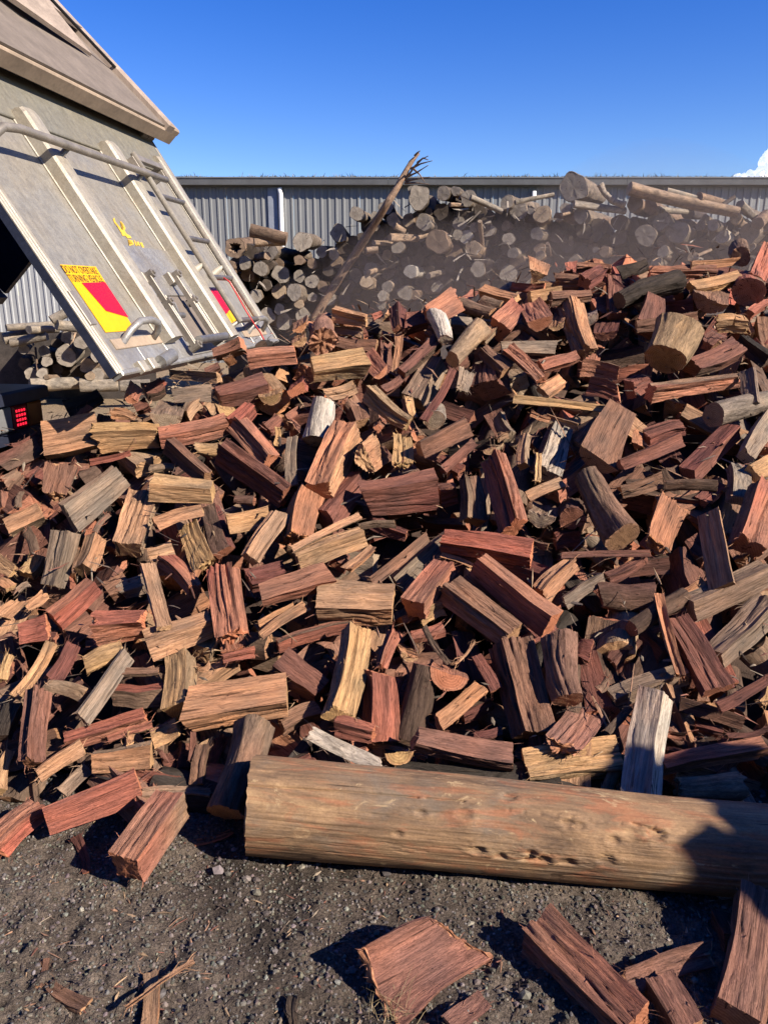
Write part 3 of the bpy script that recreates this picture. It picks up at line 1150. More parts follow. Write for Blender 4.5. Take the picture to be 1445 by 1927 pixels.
# header beam across the back of the body, standing a little out over the gate
mb = MB()
hb = TLc + b_u * .055 - b_f * .11 + g_n * .0
mb.bevbox(hb - g_r * .02, g_r * (GW + .11), b_f * .12, b_u * .085, .008)
hdr = tpart(mb, 'header_beam', M_DUST, body)
mb = MB()
mb.box(TLc - b_f * .02 + b_u * .0, g_r * (GW - .03), b_f * .10, b_u * .05)
tpart(mb, 'header_gap_shade', M_BLACK, body)  # black strip painting the shade in the gap under the header
# sloping grey panel, then the raised pale board, then the upper panel
Pn = hb + b_u * .088
def bq(u, f, h):
    return Pn + g_r * u + b_f * f + b_u * h


mb = MB()
mb.hexa([bq(-.02, .02, .0), bq(2.46, .02, .0), bq(2.46, .9, -.02), bq(-.02, .50, .10), bq(-.02, .02, .012), bq(2.46, .02, .012), bq(2.46, .9, -.005), bq(-.02, .50, .115)])
tpart(mb, 'hood_panel', M_DUSTG, body)
mb = MB()
mb.hexa([bq(-.02, .505, .09), bq(2.10, .505, .01), bq(1.7, .80, .10), bq(-.02, .80, .22), bq(-.02, .505, .125), bq(2.10, .505, .03), bq(1.7, .80, .13), bq(-.02, .80, .25)])
tpart(mb, 'hood_board', M_DUSTP, body)
mb = MB()
mb.tube([bq(-.02, .82, .26), bq(1.68, .82, .14), bq(2.42, .50, .03)], .010, 8)
tpart(mb, 'hood_cable', M_BLACK, body, True)
mb = MB()
mb.hexa([bq(-.02, .83, .10), bq(2.42, .83, .02), bq(2.42, 2.2, .02), bq(-.02, 2.2, .10), bq(-.02, .83, .13), bq(2.42, .83, .05), bq(2.42, 2.2, .05), bq(-.02, 2.2, .13)])
tpart(mb, 'hood_panel', M_DUSTP, body)
for k, (u0, u1, h, m_) in enumerate(((2.40, 2.50, .045, M_DUSTP), (2.505, 2.60, .03, M_DUST))):
    mb = MB()
    mb.bevbox(bq(u0, -.0, -.01), b_f * 3.6, g_r * (u1 - u0), b_u * (h + .01), .01)
    tpart(mb, 'rim_rail', m_, body)

# chassis tail with lamps
CB = CAM + ray(93, 772) * 3.9
c_r, c_b = g_r, -g_l          # along the tail face, out of the tail face
o = CB - c_r * .85 - ZU * .12
mb = MB()
mb.bevbox(o - c_b * .5 + ZU * .19, c_r * .86, c_b * .5, ZU * .06, .01)
mb.box(o - c_b * .5, c_r * .845, c_b * .47, ZU * .05)
mb.box(o - c_b * .5 + ZU * .05, c_r * .845, c_b * .46, ZU * .14)
chas = tpart(mb, 'chassis', M_NAVY)
mb = MB()
mb.box(o - c_b * .3 + ZU * .254 + c_r * .20, c_r * .42, c_b * .12, ZU * .12)
tpart(mb, 'chequer_step', M_CHEQ, chas)
mb = MB()
mb.tube([o + ZU * .43 - c_b * .35, o + ZU * .42 - c_b * .35 + c_r * .62], .05, 14)
tpart(mb, 'cross_tube', M_BLACK, chas, True)
mb = MB()
mb.box(o + ZU * .20 - c_b * 2.6 - c_r * .4, c_r * .16, c_b * 2.3, ZU * .26)
mb.box(o + ZU * .20 - c_b * 3.6 + c_r * .9, c_r * .16, c_b * 2.3, ZU * .26)
tpart(mb, 'chassis_rail', M_BLACK, chas)
mb = MB()
mb.box(o - ZU * .20 - c_b * .36, c_r * .80, c_b * .02, ZU * .20)
tpart(mb, 'mud_flap', M_BLACK, chas)


def mat_emit(name, col, st):
    m, nt, b = new_mat(name)
    b.inputs['Base Color'].default_value = (*col, 1)
    b.inputs['Roughness'].default_value = .3
    b.inputs['Emission Color'].default_value = (*col, 1)
    b.inputs['Emission Strength'].default_value = st
    return m


M_LENSR = mat_plain('red_lens', (.16, .006, .012), .25, 0, 20, .1)
M_LENSA = mat_plain('amber_lens', (.24, .07, .012), .25, 0, 20, .1)
M_LENSW = mat_plain('clear_lens', (.16, .16, .16), .25, 0, 20, .1)
M_LED = mat_emit('lit_led', (1.0, .02, .05), .7)
lw = .115
for k, m_ in enumerate((M_LENSW, M_LENSR, M_LENSA)):
    mb = MB()
    lo_ = o + ZU * .062 + c_r * (.83 - (3 - k) * (lw + .012)) - c_b * .038
    mb.bevbox(lo_, c_r * lw, ZU * .115, c_b * .022, .008)
    ln_ = tpart(mb, 'tail_lamp', m_, chas)
    if k == 1:
        for i in range(4):
            for j in range(4):
                mb = MB()
                p = lo_ + c_b * .0222 + c_r * (.016 + i * .021) + ZU * (.018 + j * .022)
                mb.bevbox(p, c_r * .011, ZU * .012, c_b * .004, .002)
                tpart(mb, 'led', M_LED, chas)
# rear wheels (mostly outside the view)
for du in (-1.3, .55):
    mb = MB()
    c0 = o + c_r * du - c_b * 1.2 - ZU * (o[2] - .5)
    ring = [(.0, .26), (.02, .48), (.08, .50), (.22, .50), (.28, .48), (.30, .26)]
    b = len(mb.v)
    for k in range(28):
        a = 2 * math.pi * k / 28
        for (w_, r_) in ring:
            mb.v.append(tuple(c0 + c_r * w_ + r_ * (math.cos(a) * c_b + math.sin(a) * ZU)))
    n_ = len(ring)
    for k in range(28):
        for i in range(n_ - 1):
            k2 = (k + 1) % 28
            mb.q.append((b + k * n_ + i, b + k * n_ + i + 1, b + k2 * n_ + i + 1, b + k2 * n_ + i))
    tpart(mb, 'tyre', M_BLACK, truck, True)

# ------------------------------------------------------------------ the long shed
M_WALL = mat_plain('grey_sheet_metal', (.19, .195, .195), .5, .1, 2, .10, 0, (1, 1, .1))
M_GUT = mat_plain('grey_gutter', (.14, .145, .15), .5, .1, 3, .15)
M_ROOF = mat_plain('roof_sheet', (.22, .24, .28), .5, .1, 3, .15)
M_PVC = mat_plain('white_pipe', (.78, .78, .76), .5, 0, 3, .05)
M_WHITE = mat_plain('white_sheet_metal', (.33, .34, .34), .5, .1, 3, .08)
SY = 19.0
SB = np.array([2.0, SY, 0])
shed = bpy.data.objects.new('long_shed', None)
COL.objects.link(shed)
shed.location = SB
shed['label'] = 'long grey corrugated metal shed with weedy gutter behind the log stack'
shed['category'] = 'shed'


def at_y(x, y, Y):
    d = ray(x, y)
    return CAM + d * (Y / d[1])


zE = at_y(700, 352, SY)[2]
prof = [(0, 0), (.10, 0), (.118, .022), (.152, .022), (.17, 0)]
PW = .17


def sheet(x0, nrib, y, z0, z1, mat, name):
    xs = []
    for k in range(nrib):
        for (dx, dy) in prof[:-1]:
            xs.append((x0 + k * PW + dx, y - dy))
    xs.append((x0 + nrib * PW, y))
    n = len(xs)
    V = [(a - SB[0], b - SB[1], z0) for a, b in xs] + [(a - SB[0], b - SB[1], z1) for a, b in xs]
    q = [(i, i + 1, n + i + 1, n + i) for i in range(n - 1)]
    me = mesh_np(name, V, q, None, (mat,))
    return link(name, me, shed)


x = -5.15
xp = at_y(530, 400, SY)[0]
while x < 16:
    nr = 9
    gap = .0
    sheet(x, nr, SY, 0, zE, M_WALL, 'wall_sheet')
    x += nr * PW + .004
x = -15.0
while x < -5.3:
    sheet(x, 9, SY + .4, 0, zE - .1, M_WHITE, 'wall_sheet')
    x += 9 * PW + .004
mb = MB()
mb.box((xp - .30, SY - .045, 0), (.22, 0, 0), (0, .02, 0), (0, 0, zE - .01))
mb.build('joint_strip', M_ROOF, shed, SB)
mb = MB()
mb.tube([(xp, SY - .09, .1), (xp, SY - .09, zE - .15), (xp - .02, SY - .11, zE - .02)], .055, 12)
mb.build('downpipe', M_PVC, shed, SB, True)
xp2 = at_y(1004, 360, SY)[0]
mb = MB()
mb.tube([(xp2, SY - .09, zE - .22), (xp2, SY - .09, zE - .09)], .05, 12)
mb.build('downpipe', M_PVC, shed, SB, True)
# gutter, fascia, roof
zG = at_y(700, 338, SY - .25)[2]
mb = MB()
mb.box((-5.2, SY - .06, zE - .01), (21.5, 0, 0), (0, .03, 0), (0, 0, .10))
mb.build('fascia', M_GUT, shed, SB)
for k in range(4):
    mb = MB()
    x0 = -5.3 + k * 5.4
    mb.hexa([(x0, SY - .22, zE + .03), (x0 + 5.394, SY - .22, zE + .03), (x0 + 5.394, SY - .065, zE + .03), (x0, SY - .065, zE + .03),
             (x0, SY - .26, zE + .17), (x0 + 5.394, SY - .26, zE + .17), (x0 + 5.394, SY - .065, zE + .15), (x0, SY - .065, zE + .15)])
    mb.box((x0, SY - .272, zE + .165), (5.394, 0, 0), (0, .03, 0), (0, 0, .025))
    mb.build('gutter', M_GUT, shed, SB)
mb = MB()
mb.hexa([(-5.3, SY - .10, zE + .12), (13.0, SY - .10, zE + .12), (13, SY + 7, zE + .62), (-5.3, SY + 7, zE + .62),
         (-5.3, SY - .10, zE + .15), (13.0, SY - .10, zE + .15), (13, SY + 7, zE + .65), (-5.3, SY + 7, zE + .65)])
mb.build('roof', M_ROOF, shed, SB)
mb = MB()
for k in range(95):
    mb.box((-5.25 + k * .192, SY - .12, zE + .152), (.035, 0, 0), (0, 7.1, .505), (0, 0, .03))
mb.build('roof_ribs', M_ROOF, shed, SB)

# weeds growing along the gutter
def blades(name, pts, hmin, hmax, wd, cols, seed, spread=.5, **kw):
    rng = np.random.default_rng(seed)
    n = len(pts)
    P = np.asarray(pts, float)
    h = rng.uniform(hmin, hmax, n) * np.where(rng.random(n) < .06, 2.2, 1)
    dx = rng.normal(0, spread, n) * h
    dy = rng.normal(0, spread, n) * h
    a = rng.uniform(0, math.pi, n)
    wv = np.stack([np.cos(a), np.sin(a), np.zeros(n)], -1) * wd
    top = P + np.stack([dx, dy, h], -1)
    mid = P + np.stack([dx * .35, dy * .35, h * .6], -1)
    V = np.stack([P - wv, P + wv, mid + wv * .7, mid - wv * .7, top], 1).reshape(-1, 3)
    b = 5 * np.arange(n)[:, None]
    q = b + np.array([0, 1, 2, 3])[None]
    t = b + np.array([3, 2, 4])[None]
    c = np.array(cols)[rng.integers(0, len(cols), n)] * rng.uniform(.7, 1.2, (n, 1))
    me = mesh_np(name, V, q, t, (M_STONE,), pcol=np.repeat(c, 5, 0))
    return link(name, me, kind='stuff', **kw)


rng = np.random.default_rng(3)
n = 15000
xs = np.round(rng.uniform(-5.2, 13, n) / .23) * .23 + rng.normal(0, .08, n)
dens = vn(xs * 1.6, xs * 0, 5) * .6 + vn(xs * 5, xs * 0, 6) * .4
keep = rng.random(n) < np.clip(dens * 1.7 - .3, .05, 1)
xs = xs[keep]
P = np.stack([xs, SY - .15 + rng.uniform(-.08, .1, len(xs)), np.full(len(xs), zE + .165)], -1)
blades('gutter_weeds', P, .015, .065, .010, [(.20, .17, .11), (.26, .22, .14), (.13, .12, .07)], 4, label='dry weeds growing along the shed gutter', cat='weeds')

# ------------------------------------------------------------------ stack of round logs behind
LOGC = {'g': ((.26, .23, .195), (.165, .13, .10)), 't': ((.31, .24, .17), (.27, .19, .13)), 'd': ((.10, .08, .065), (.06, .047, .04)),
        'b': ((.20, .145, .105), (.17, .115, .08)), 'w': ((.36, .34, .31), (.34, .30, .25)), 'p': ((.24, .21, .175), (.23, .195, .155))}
# crop origin and scale, then  x y r tone  (end seen) | x1 y1 x2 y2 r tone (lying across)
ENDS = [
    ((420, 320, 5.161), '''115 750 95 b;770 690 92 g;1120 610 80 g;1295 420 64 g;960 790 55 g;1075 815 52 t;735 872 48 b;365 955 68 g;210 900 60 g;560 1010 82 g;
     735 1030 56 g;860 1080 64 g;540 1175 72 t;690 1180 76 g;320 1220 60 g;735 1300 44 t;545 1350 52 g;430 1415 76 g;590 1470 80 g;770 1400 64 g;60 920 45 b;80 1010 50 b;1390 1080 60 t;1180 930 50 d'''),
    ((680, 280, 5.161), '''560 465 102 g;795 430 64 g;915 405 44 g;1035 475 72 g;485 390 32 g;235 570 66 g;140 660 50 g;135 755 40 t;310 690 64 t;455 690 62 t;605 710 74 g;
     775 605 72 d;735 900 106 b;950 725 64 g;1090 760 42 t;1230 790 62 g;930 830 46 g;1010 850 62 w;1080 970 76 t;1420 510 62 g;1420 880 52 g;350 950 60 g;245 1025 48 t;475 1190 64 w;
     1130 1165 72 g;65 1285 72 t;250 1340 56 g;320 1430 76 g;420 1400 72 g;205 1425 50 g;190 1520 42 g;735 1340 56 g;510 1420 46 b;1420 1215 86 g;650 610 40 d;600 1000 60 d;900 560 60 d;1150 600 60 d;840 1200 50 d'''),
    ((940, 310, 5.558), '''775 230 137 g;445 515 84 t;195 470 92 g;325 480 36 g;75 395 62 g;690 450 52 g;845 530 74 g;390 720 64 g;450 650 44 t;95 770 62 g;140 920 56 g;
     90 1130 86 g;420 940 52 t;875 690 82 d;1050 650 86 d;790 1020 72 g;1095 900 52 b;1280 1040 52 g;1005 890 32 g;640 640 80 d;700 820 80 d;1250 600 80 d;1250 760 80 d'''),
    ((1180, 310, 5.453), '''70 400 72 b;240 430 72 b;255 560 46 g;350 575 82 g;510 690 106 g;190 720 102 g;375 780 66 t;370 890 56 g;800 555 44 g;880 615 56 g;980 735 64 w;
     1110 540 60 t;1250 700 102 g;1425 600 74 g;1240 840 62 g;550 850 62 b;680 950 56 t;1200 450 52 g;300 1000 52 g;700 700 70 d;760 820 70 d;1000 880 80 d;620 480 60 d;1380 800 80 d'''),
    ((0, 560, 5.161), '''640 570 100 p;430 525 56 p;800 430 72 g;655 385 62 g;850 660 74 t;455 620 52 g;300 740 58 p;410 735 52 g;950 745 62 g;870 765 42 t;230 500 50 g;560 690 50 d;740 720 60 d;240 640 60 d;550 440 50 d;940 560 60 g'''),
]
ACROSS = [
    ((420, 320, 5.161), '''265 580 620 660 58 b;300 700 600 690 42 t;430 830 330 840 36 b;60 1050 200 880 22 b'''),
    ((680, 280, 5.161), '''275 860 540 870 34 t;120 910 300 915 24 t;50 985 160 975 30 t;650 1235 800 1190 28 g;70 1200 250 1140 26 t;320 740 415 800 28 t;550 860 680 830 18 t;860 540 980 545 20 t;925 1280 985 1145 10 w;1060 470 1370 600 30 p;1150 700 1190 1080 20 t'''),
    ((940, 310, 5.558), '''775 410 1310 478 38 p;160 390 560 300 22 p;500 820 530 940 18 b;650 520 780 490 14 t'''),
    ((1180, 310, 5.453), '''20 240 1130 480 66 t;320 455 640 490 28 p;735 330 960 400 44 b;980 410 1095 330 22 d;400 270 700 350 34 p;1160 400 1310 530 40 p;640 800 690 770 8 w;600 820 640 930 8 w;720 930 860 870 16 t;1340 600 1445 500 60 b'''),
    ((0, 560, 5.161), '''110 440 460 370 44 p;280 310 560 300 42 p;60 290 600 250 36 p;550 260 770 290 46 p;500 220 640 140 44 p;30 400 280 340 50 p;290 850 770 830 64 p;775 850 1150 850 60 p;1170 860 1460 850 56 p;680 500 745 310 12 t;450 770 580 765 26 t;370 790 345 480 12 b'''),
]
Y0 = 11.4


def log_mesh(L, r, tone, rng, seg=34, hollow=False):
    """log along +x from its seen end at the origin"""
    ec, sc = [np.array(c) for c in LOGC[tone]]
    seed = int(rng.integers(1, 1 << 20))
    S = max(8, int(L / .13))
    s = np.concatenate([[0, .012 / L], np.linspace(.05 / L, 1, S)])
    a = np.linspace(0, 2 * math.pi, seg + 1)
    A, SS = np.meshgrid(a, s * L)
    ca, sa = np.cos(A), np.sin(A)
    oval = 1 + .07 * np.sin(2 * A + seed % 7) + .045 * np.sin(3 * A + seed % 5) + .04 * np.sin(5 * A + seed % 3)
    R = r * oval * (1 + .16 * (vn(ca * 1.8 + 4, sa * 1.8 + SS * 2.2, seed) - .5) + .07 * (vn(ca * 5 + 9, sa * 5 + SS * 5, seed + 1) - .5))
    R = R * (1 - .18 * SS / max(L, 1))
    R[0] *= .97
    bx = .05 * np.sin(SS / L * 3 + seed % 6) * L * .25
    V = np.stack([SS, R * ca + bx - bx[0, 0], R * sa], -1)
    V[:, -1] = V[:, 0]
    M = seg + 1
    n = len(s)
    i = np.arange(n - 1)[:, None] * M + np.arange(seg)[None]
    q = [np.stack([i, i + M, i + M + 1, i + 1], -1).reshape(-1, 4)]
    qm = [np.full(len(q[0]), 2)]
    tone_n = vn(A * 1.5, SS * 1.2, seed + 4)[..., None]
    col = sc * (.7 + .6 * tone_n)
    col = col.reshape(-1, 3)
    VV = [V.reshape(-1, 3)]
    CC = [col]
    nb = n * M
    tris = []
    for e, row in ((0, 0), (1, n - 1)):
        ring = V[row]
        c = ring[:-1].mean(0)
        rows = [ring, c + (ring - c) * .92, c + (ring - c) * .5]
        for k, dd in ((1, .004), (2, -.004)):
            rows[k] = rows[k] + np.array([1, 0, 0]) * ((vn(a * 2, a * 0 + k, seed + 8) - .5) * r * .04)[:, None]
            rows[k][-1] = rows[k][0]
        if hollow and e == 0:
            rows[2] = c + (ring - c) * .55 * (1 + .5 * (vn(a * 3, a * 0, seed + 2) - .5))[:, None]
            rows[2][-1] = rows[2][0]
            c = c + np.array([.25, 0, 0])
        Rv = np.vstack(rows + [c[None]])
        VV.append(Rv)
        ee = ec * rng.uniform(.8, 1.2)
        cc = np.vstack([np.repeat((ee * .75)[None], M, 0), np.repeat((ee * 1.12)[None], M, 0), np.repeat(ee[None], M, 0), (ee * .8)[None]])
        CC.append(cc)
        j = np.arange(seg)
        for k in range(2):
            qq = np.stack([nb + k * M + j, nb + k * M + j + 1, nb + (k + 1) * M + j + 1, nb + (k + 1) * M + j], -1)
            q.append(qq if e == 0 else qq[:, ::-1])
            qm.append(np.ones(len(qq)))
        tt = np.stack([nb + 2 * M + j, nb + 2 * M + j + 1, np.full(seg, nb + 3 * M)], -1)
        tris.append(tt if e == 0 else tt[:, ::-1])
        nb += len(Rv)
    VV = np.vstack(VV)
    q = np.vstack(q)
    qm = np.concatenate(qm).astype(int)
    t = np.vstack(tris)
    g = VV * np.array([1, .6, .6]) + np.array([seed % 37, 0, 0])
    return mesh_np('log', VV, q, t, (M_SPLIT, M_END, M_BARK), qm, np.ones(len(t), int), qm == 2, None, np.vstack(CC), g)


LOGS = []    # (object, px, py, r_px, tone, kind)


def place(o, P, a, roll, up=ZU):
    a = a / np.linalg.norm(a)
    t = np.cross(up, a)
    t /= np.linalg.norm(t) + 1e-9
    n = np.cross(a, t)
    c, s = math.cos(roll), math.sin(roll)
    t2, n2 = t * c + n * s, n * c - t * s
    M = Matrix(((a[0], t2[0], n2[0], P[0]), (a[1], t2[1], n2[1], P[1]), (a[2], t2[2], n2[2], P[2]), (0, 0, 0, 1)))
    o.matrix_world = M


rng = np.random.default_rng(21)
for (ox, oy, sc), txt in ENDS:
    for ln_ in txt.replace('\n', ' ').split(';'):
        f = ln_.split()
        px, py, rp = ox + float(f[0]) / sc, oy + float(f[1]) / sc, float(f[2]) / sc
        Yd = Y0 + rng.uniform(-.25, .2) + (.30 if f[3] == 'd' else 0)
        P = at_y(px, py, Yd)
        r = rp * Yd / FPX * .98
        L = rng.uniform(1.8, 2.6)
        yaw = math.atan2(P[0], P[1]) + math.radians(rng.uniform(2, 15))
        pit = math.radians(rng.normal(0, 3))
        a = np.array([math.sin(yaw), math.cos(yaw), math.sin(pit)])
        me = log_mesh(L, r, f[3], rng, hollow=(rp > 18 and f[3] == 'b' and px < 460))
        o = link('stacked_log', me)
        place(o, P, a, rng.uniform(0, 6))
        LOGS.append((o, px, py, rp, f[3], 'end'))
for (ox, oy, sc), txt in ACROSS:
    for ln_ in txt.replace('\n', ' ').split(';'):
        f = ln_.split()
        x1, y1, x2, y2, rp = [float(v) / sc for v in f[:5]]
        Yd = Y0 - .15 + rng.uniform(-.15, .1)
        P1, P2 = at_y(ox + x1, oy + y1, Yd), at_y(ox + x2, oy + y2, Yd + rng.uniform(.0, .5))
        me = log_mesh(np.linalg.norm(P2 - P1), rp * Yd / FPX, f[5], rng, 18)
        o = link('stacked_log', me)
        place(o, P1, P2 - P1, rng.uniform(0, 6))
        LOGS.append((o, ox + (x1 + x2) / 2, oy + (y1 + y2) / 2, rp, f[5], 'across'))
# logs deep in the gaps
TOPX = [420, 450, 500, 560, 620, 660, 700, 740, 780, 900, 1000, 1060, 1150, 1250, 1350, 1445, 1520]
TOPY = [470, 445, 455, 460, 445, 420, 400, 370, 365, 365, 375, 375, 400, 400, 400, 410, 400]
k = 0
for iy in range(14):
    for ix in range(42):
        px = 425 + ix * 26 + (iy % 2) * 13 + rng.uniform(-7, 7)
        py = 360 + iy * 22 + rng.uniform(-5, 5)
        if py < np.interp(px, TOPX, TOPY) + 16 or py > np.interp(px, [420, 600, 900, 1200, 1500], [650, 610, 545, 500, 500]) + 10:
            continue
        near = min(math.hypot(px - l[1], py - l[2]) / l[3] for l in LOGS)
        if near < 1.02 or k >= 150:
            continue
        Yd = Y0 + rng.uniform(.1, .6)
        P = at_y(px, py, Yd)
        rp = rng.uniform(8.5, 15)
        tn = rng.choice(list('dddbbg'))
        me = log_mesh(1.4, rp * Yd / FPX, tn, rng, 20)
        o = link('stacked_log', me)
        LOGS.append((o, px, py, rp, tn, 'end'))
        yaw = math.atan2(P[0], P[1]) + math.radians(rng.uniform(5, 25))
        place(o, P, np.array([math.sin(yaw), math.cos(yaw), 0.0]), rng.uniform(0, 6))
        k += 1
for ix in range(0):     # behind the stack glimpsed under the tailgate
    for iy in range(5):
        px, py = 20 + ix * 24 + rng.uniform(-4, 4), 620 + iy * 23
        Yd = Y0 + .7
        P = at_y(px, py, Yd)
        me = log_mesh(1.4, 14 * Yd / FPX, 'd', rng, 14)
        o = link('stacked_log', me, label='dark log in the shade of the small stack under the tailgate', cat='log', group='logs in the stack under the tailgate')
        place(o, P, np.array([.2, 1, 0.0]), rng.uniform(0, 6))

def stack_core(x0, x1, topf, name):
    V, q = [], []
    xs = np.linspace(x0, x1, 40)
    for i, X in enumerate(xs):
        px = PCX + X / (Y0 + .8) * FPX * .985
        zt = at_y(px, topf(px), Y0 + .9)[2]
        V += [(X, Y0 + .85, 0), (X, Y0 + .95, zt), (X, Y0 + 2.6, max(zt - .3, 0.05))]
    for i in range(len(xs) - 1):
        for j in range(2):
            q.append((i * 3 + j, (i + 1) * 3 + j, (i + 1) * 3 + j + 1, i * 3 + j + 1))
    m = mat_plain('gap_shade_fill', (.05, .04, .034), .95, 0, 6, .4, .01)  # near-black sheet that paints the shade between the logs
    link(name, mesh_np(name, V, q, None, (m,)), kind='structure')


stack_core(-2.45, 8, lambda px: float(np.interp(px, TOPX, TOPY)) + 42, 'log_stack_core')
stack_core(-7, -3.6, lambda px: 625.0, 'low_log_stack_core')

# leaning dead pole with its splintered branches
def at_s(x, y, Y, ox=680, oy=280, sc=5.161):
    return at_y(ox + x / sc, oy + y / sc, Y)


pts = [at_y(588, 606, Y0 + .25), at_y(622, 548, Y0 + .2), at_y(668, 478, Y0 + .05), at_s(255, 520, Y0 - .5), at_s(370, 330, Y0 - .45), at_s(480, 130, Y0 - .4), at_s(560, 40, Y0 - .38)]
rr = [.062, .060, .056, .050, .043, .032, .012]


def limb_mesh(pts, rr, seg, rng, col, wob=.12):
    pts = [np.asarray(p, float) for p in pts]
    # resample
    P, R = [], []
    for i in range(len(pts) - 1):
        for k in range(8):
            t = k / 8
            P.append(pts[i] * (1 - t) + pts[i + 1] * t)
            R.append(rr[i] * (1 - t) + rr[i + 1] * t)
    P.append(pts[-1])
    R.append(rr[-1])
    V, G_ = [], []
    sd = int(rng.integers(1, 9999))
    for i, p in enumerate(P):
        d = P[min(i + 1, len(P) - 1)] - P[max(i - 1, 0)]
        d /= np.linalg.norm(d)
        e = np.cross(d, [.2, .9, .1])
        e /= np.linalg.norm(e)
        f = np.cross(d, e)
        for k in range(seg + 1):
            a = 2 * math.pi * k / seg
            r_ = R[i] * (1 + wob * 2 * (float(vn(math.cos(a) * 2 + 5, math.sin(a) * 2 + i * .4, sd)) - .5))
            V.append(p + r_ * (math.cos(a) * e + math.sin(a) * f))
            G_.append((i * .12 + sd % 17, r_ * math.cos(a), r_ * math.sin(a)))
    M = seg + 1
    n = len(P)
    i = np.arange(n - 1)[:, None] * M + np.arange(seg)[None]
    q = np.stack([i, i + 1, i + M + 1, i + M], -1).reshape(-1, 4)
    t = []
    V.append(P[0])
    V.append(P[-1])
    G_ += [(0, 0, 0), (0, 0, 0)]
    for k in range(seg):
        t.append((len(V) - 2, k + 1, k))
        t.append((len(V) - 1, (n - 1) * M + k, (n - 1) * M + k + 1))
    return np.array(V), q, np.array(t), np.array(G_)


pole = bpy.data.objects.new('dead_pole', None)
COL.objects.link(pole)
PB = pts[0]
pole.location = PB
pole['label'] = 'bare brown pole leaning on the log stack with a splintered branching tip above the shed'
pole['category'] = 'pole'
V, q, t, g_ = limb_mesh(pts, rr, 14, rng, None)
link('trunk', mesh_np('trunk', V - PB, q, t, (M_BARK,), qs=np.ones(len(q), bool), pcol=np.repeat([[.27, .18, .125]], len(V), 0), gco=g_), pole)
for bp in ([(420, 300), (520, 165), (590, 95), (650, 65)], [(480, 190), (580, 140), (690, 112)], [(440, 270), (540, 225), (650, 155)], [(430, 310), (560, 285), (675, 270)],
           [(425, 330), (540, 328), (660, 342)], [(505, 190), (560, 240), (615, 320)], [(545, 130), (600, 85), (650, 105)], [(520, 60), (550, 30), (570, 15)]):
    pb = [at_s(x, y, Y0 - .43 - .12 * i) for i, (x, y) in enumerate(bp)]
    V, q, t, g_ = limb_mesh(pb, list(np.linspace(.016, .004, len(pb))), 8, rng, None)
    link('branch', mesh_np('branch', V - PB, q, t, (M_BARK,), qs=np.ones(len(q), bool), pcol=np.repeat([[.26, .175, .12]], len(V), 0), gco=g_), pole)
# crooked branch on top of the stack
pb = [at_s(x, y, Y0 - .1, 940, 310, 5.558) for x, y in ((1050, 195), (1085, 270), (1120, 320), (1200, 385), (1310, 420))]
V, q, t, g_ = limb_mesh(pb, [.045, .035, .04, .042, .05], 12, rng, None, .2)
link('crooked_branch', mesh_np('crooked_branch', V - pb[-1], q, t, (M_BARK,), qs=np.ones(len(q), bool), pcol=np.repeat([[.36, .30, .24]], len(V), 0), gco=g_), None, pb[-1],
     'crooked pale bare branch curving up from the top of the log stack', 'branch')
# shreds of bark and twigs sticking out of the stack
rngt = np.random.default_rng(8)
vv, qq, tt = [], [], []
P = []
for k in range(150):
    px = rngt.uniform(440, 1440)
    top = np.interp(px, TOPX, TOPY)
    py = rngt.uniform(top + 5, top + 150)
    p = at_y(px, py, Y0 - rngt.uniform(.05, .2))
    P.append(p)
P = np.array(P)
n = len(P)
d = rngt.normal(0, 1, (n, 3)) * np.array([1, .5, .8])
d /= np.linalg.norm(d, axis=1, keepdims=True)
ln2 = rngt.uniform(.06, .30, n)[:, None]
sd = np.cross(d, rngt.normal(0, 1, (n, 3)))
sd /= np.linalg.norm(sd, axis=1, keepdims=True)
w2 = rngt.uniform(.003, .016, n)[:, None]
a0, m0, e0 = P - d * ln2 * .5, P + rngt.normal(0, .01, (n, 3)), P + d * ln2 * .5
th = np.cross(d, sd) * .004
V = np.stack([a0 - sd * w2, a0 + sd * w2, m0 + sd * w2 + th, m0 - sd * w2 + th, e0, a0 - th], 1).reshape(-1, 3)
b = 6 * np.arange(n)[:, None]
me = mesh_np('bark_shreds', V, b + np.array([0, 1, 2, 3])[None], np.vstack([b + np.array([3, 2, 4])[None], b + np.array([0, 3, 5])[None], b + np.array([2, 1, 5])[None]]), (M_STONE,),
             pcol=np.repeat(rngt.uniform(.08, .34, (n, 1)) * np.array([1, .85, .7]), 6, 0))
link('bark_shreds', me, kind='stuff', label='torn bark shreds and twigs sticking out of the log stack', cat='bark shreds')

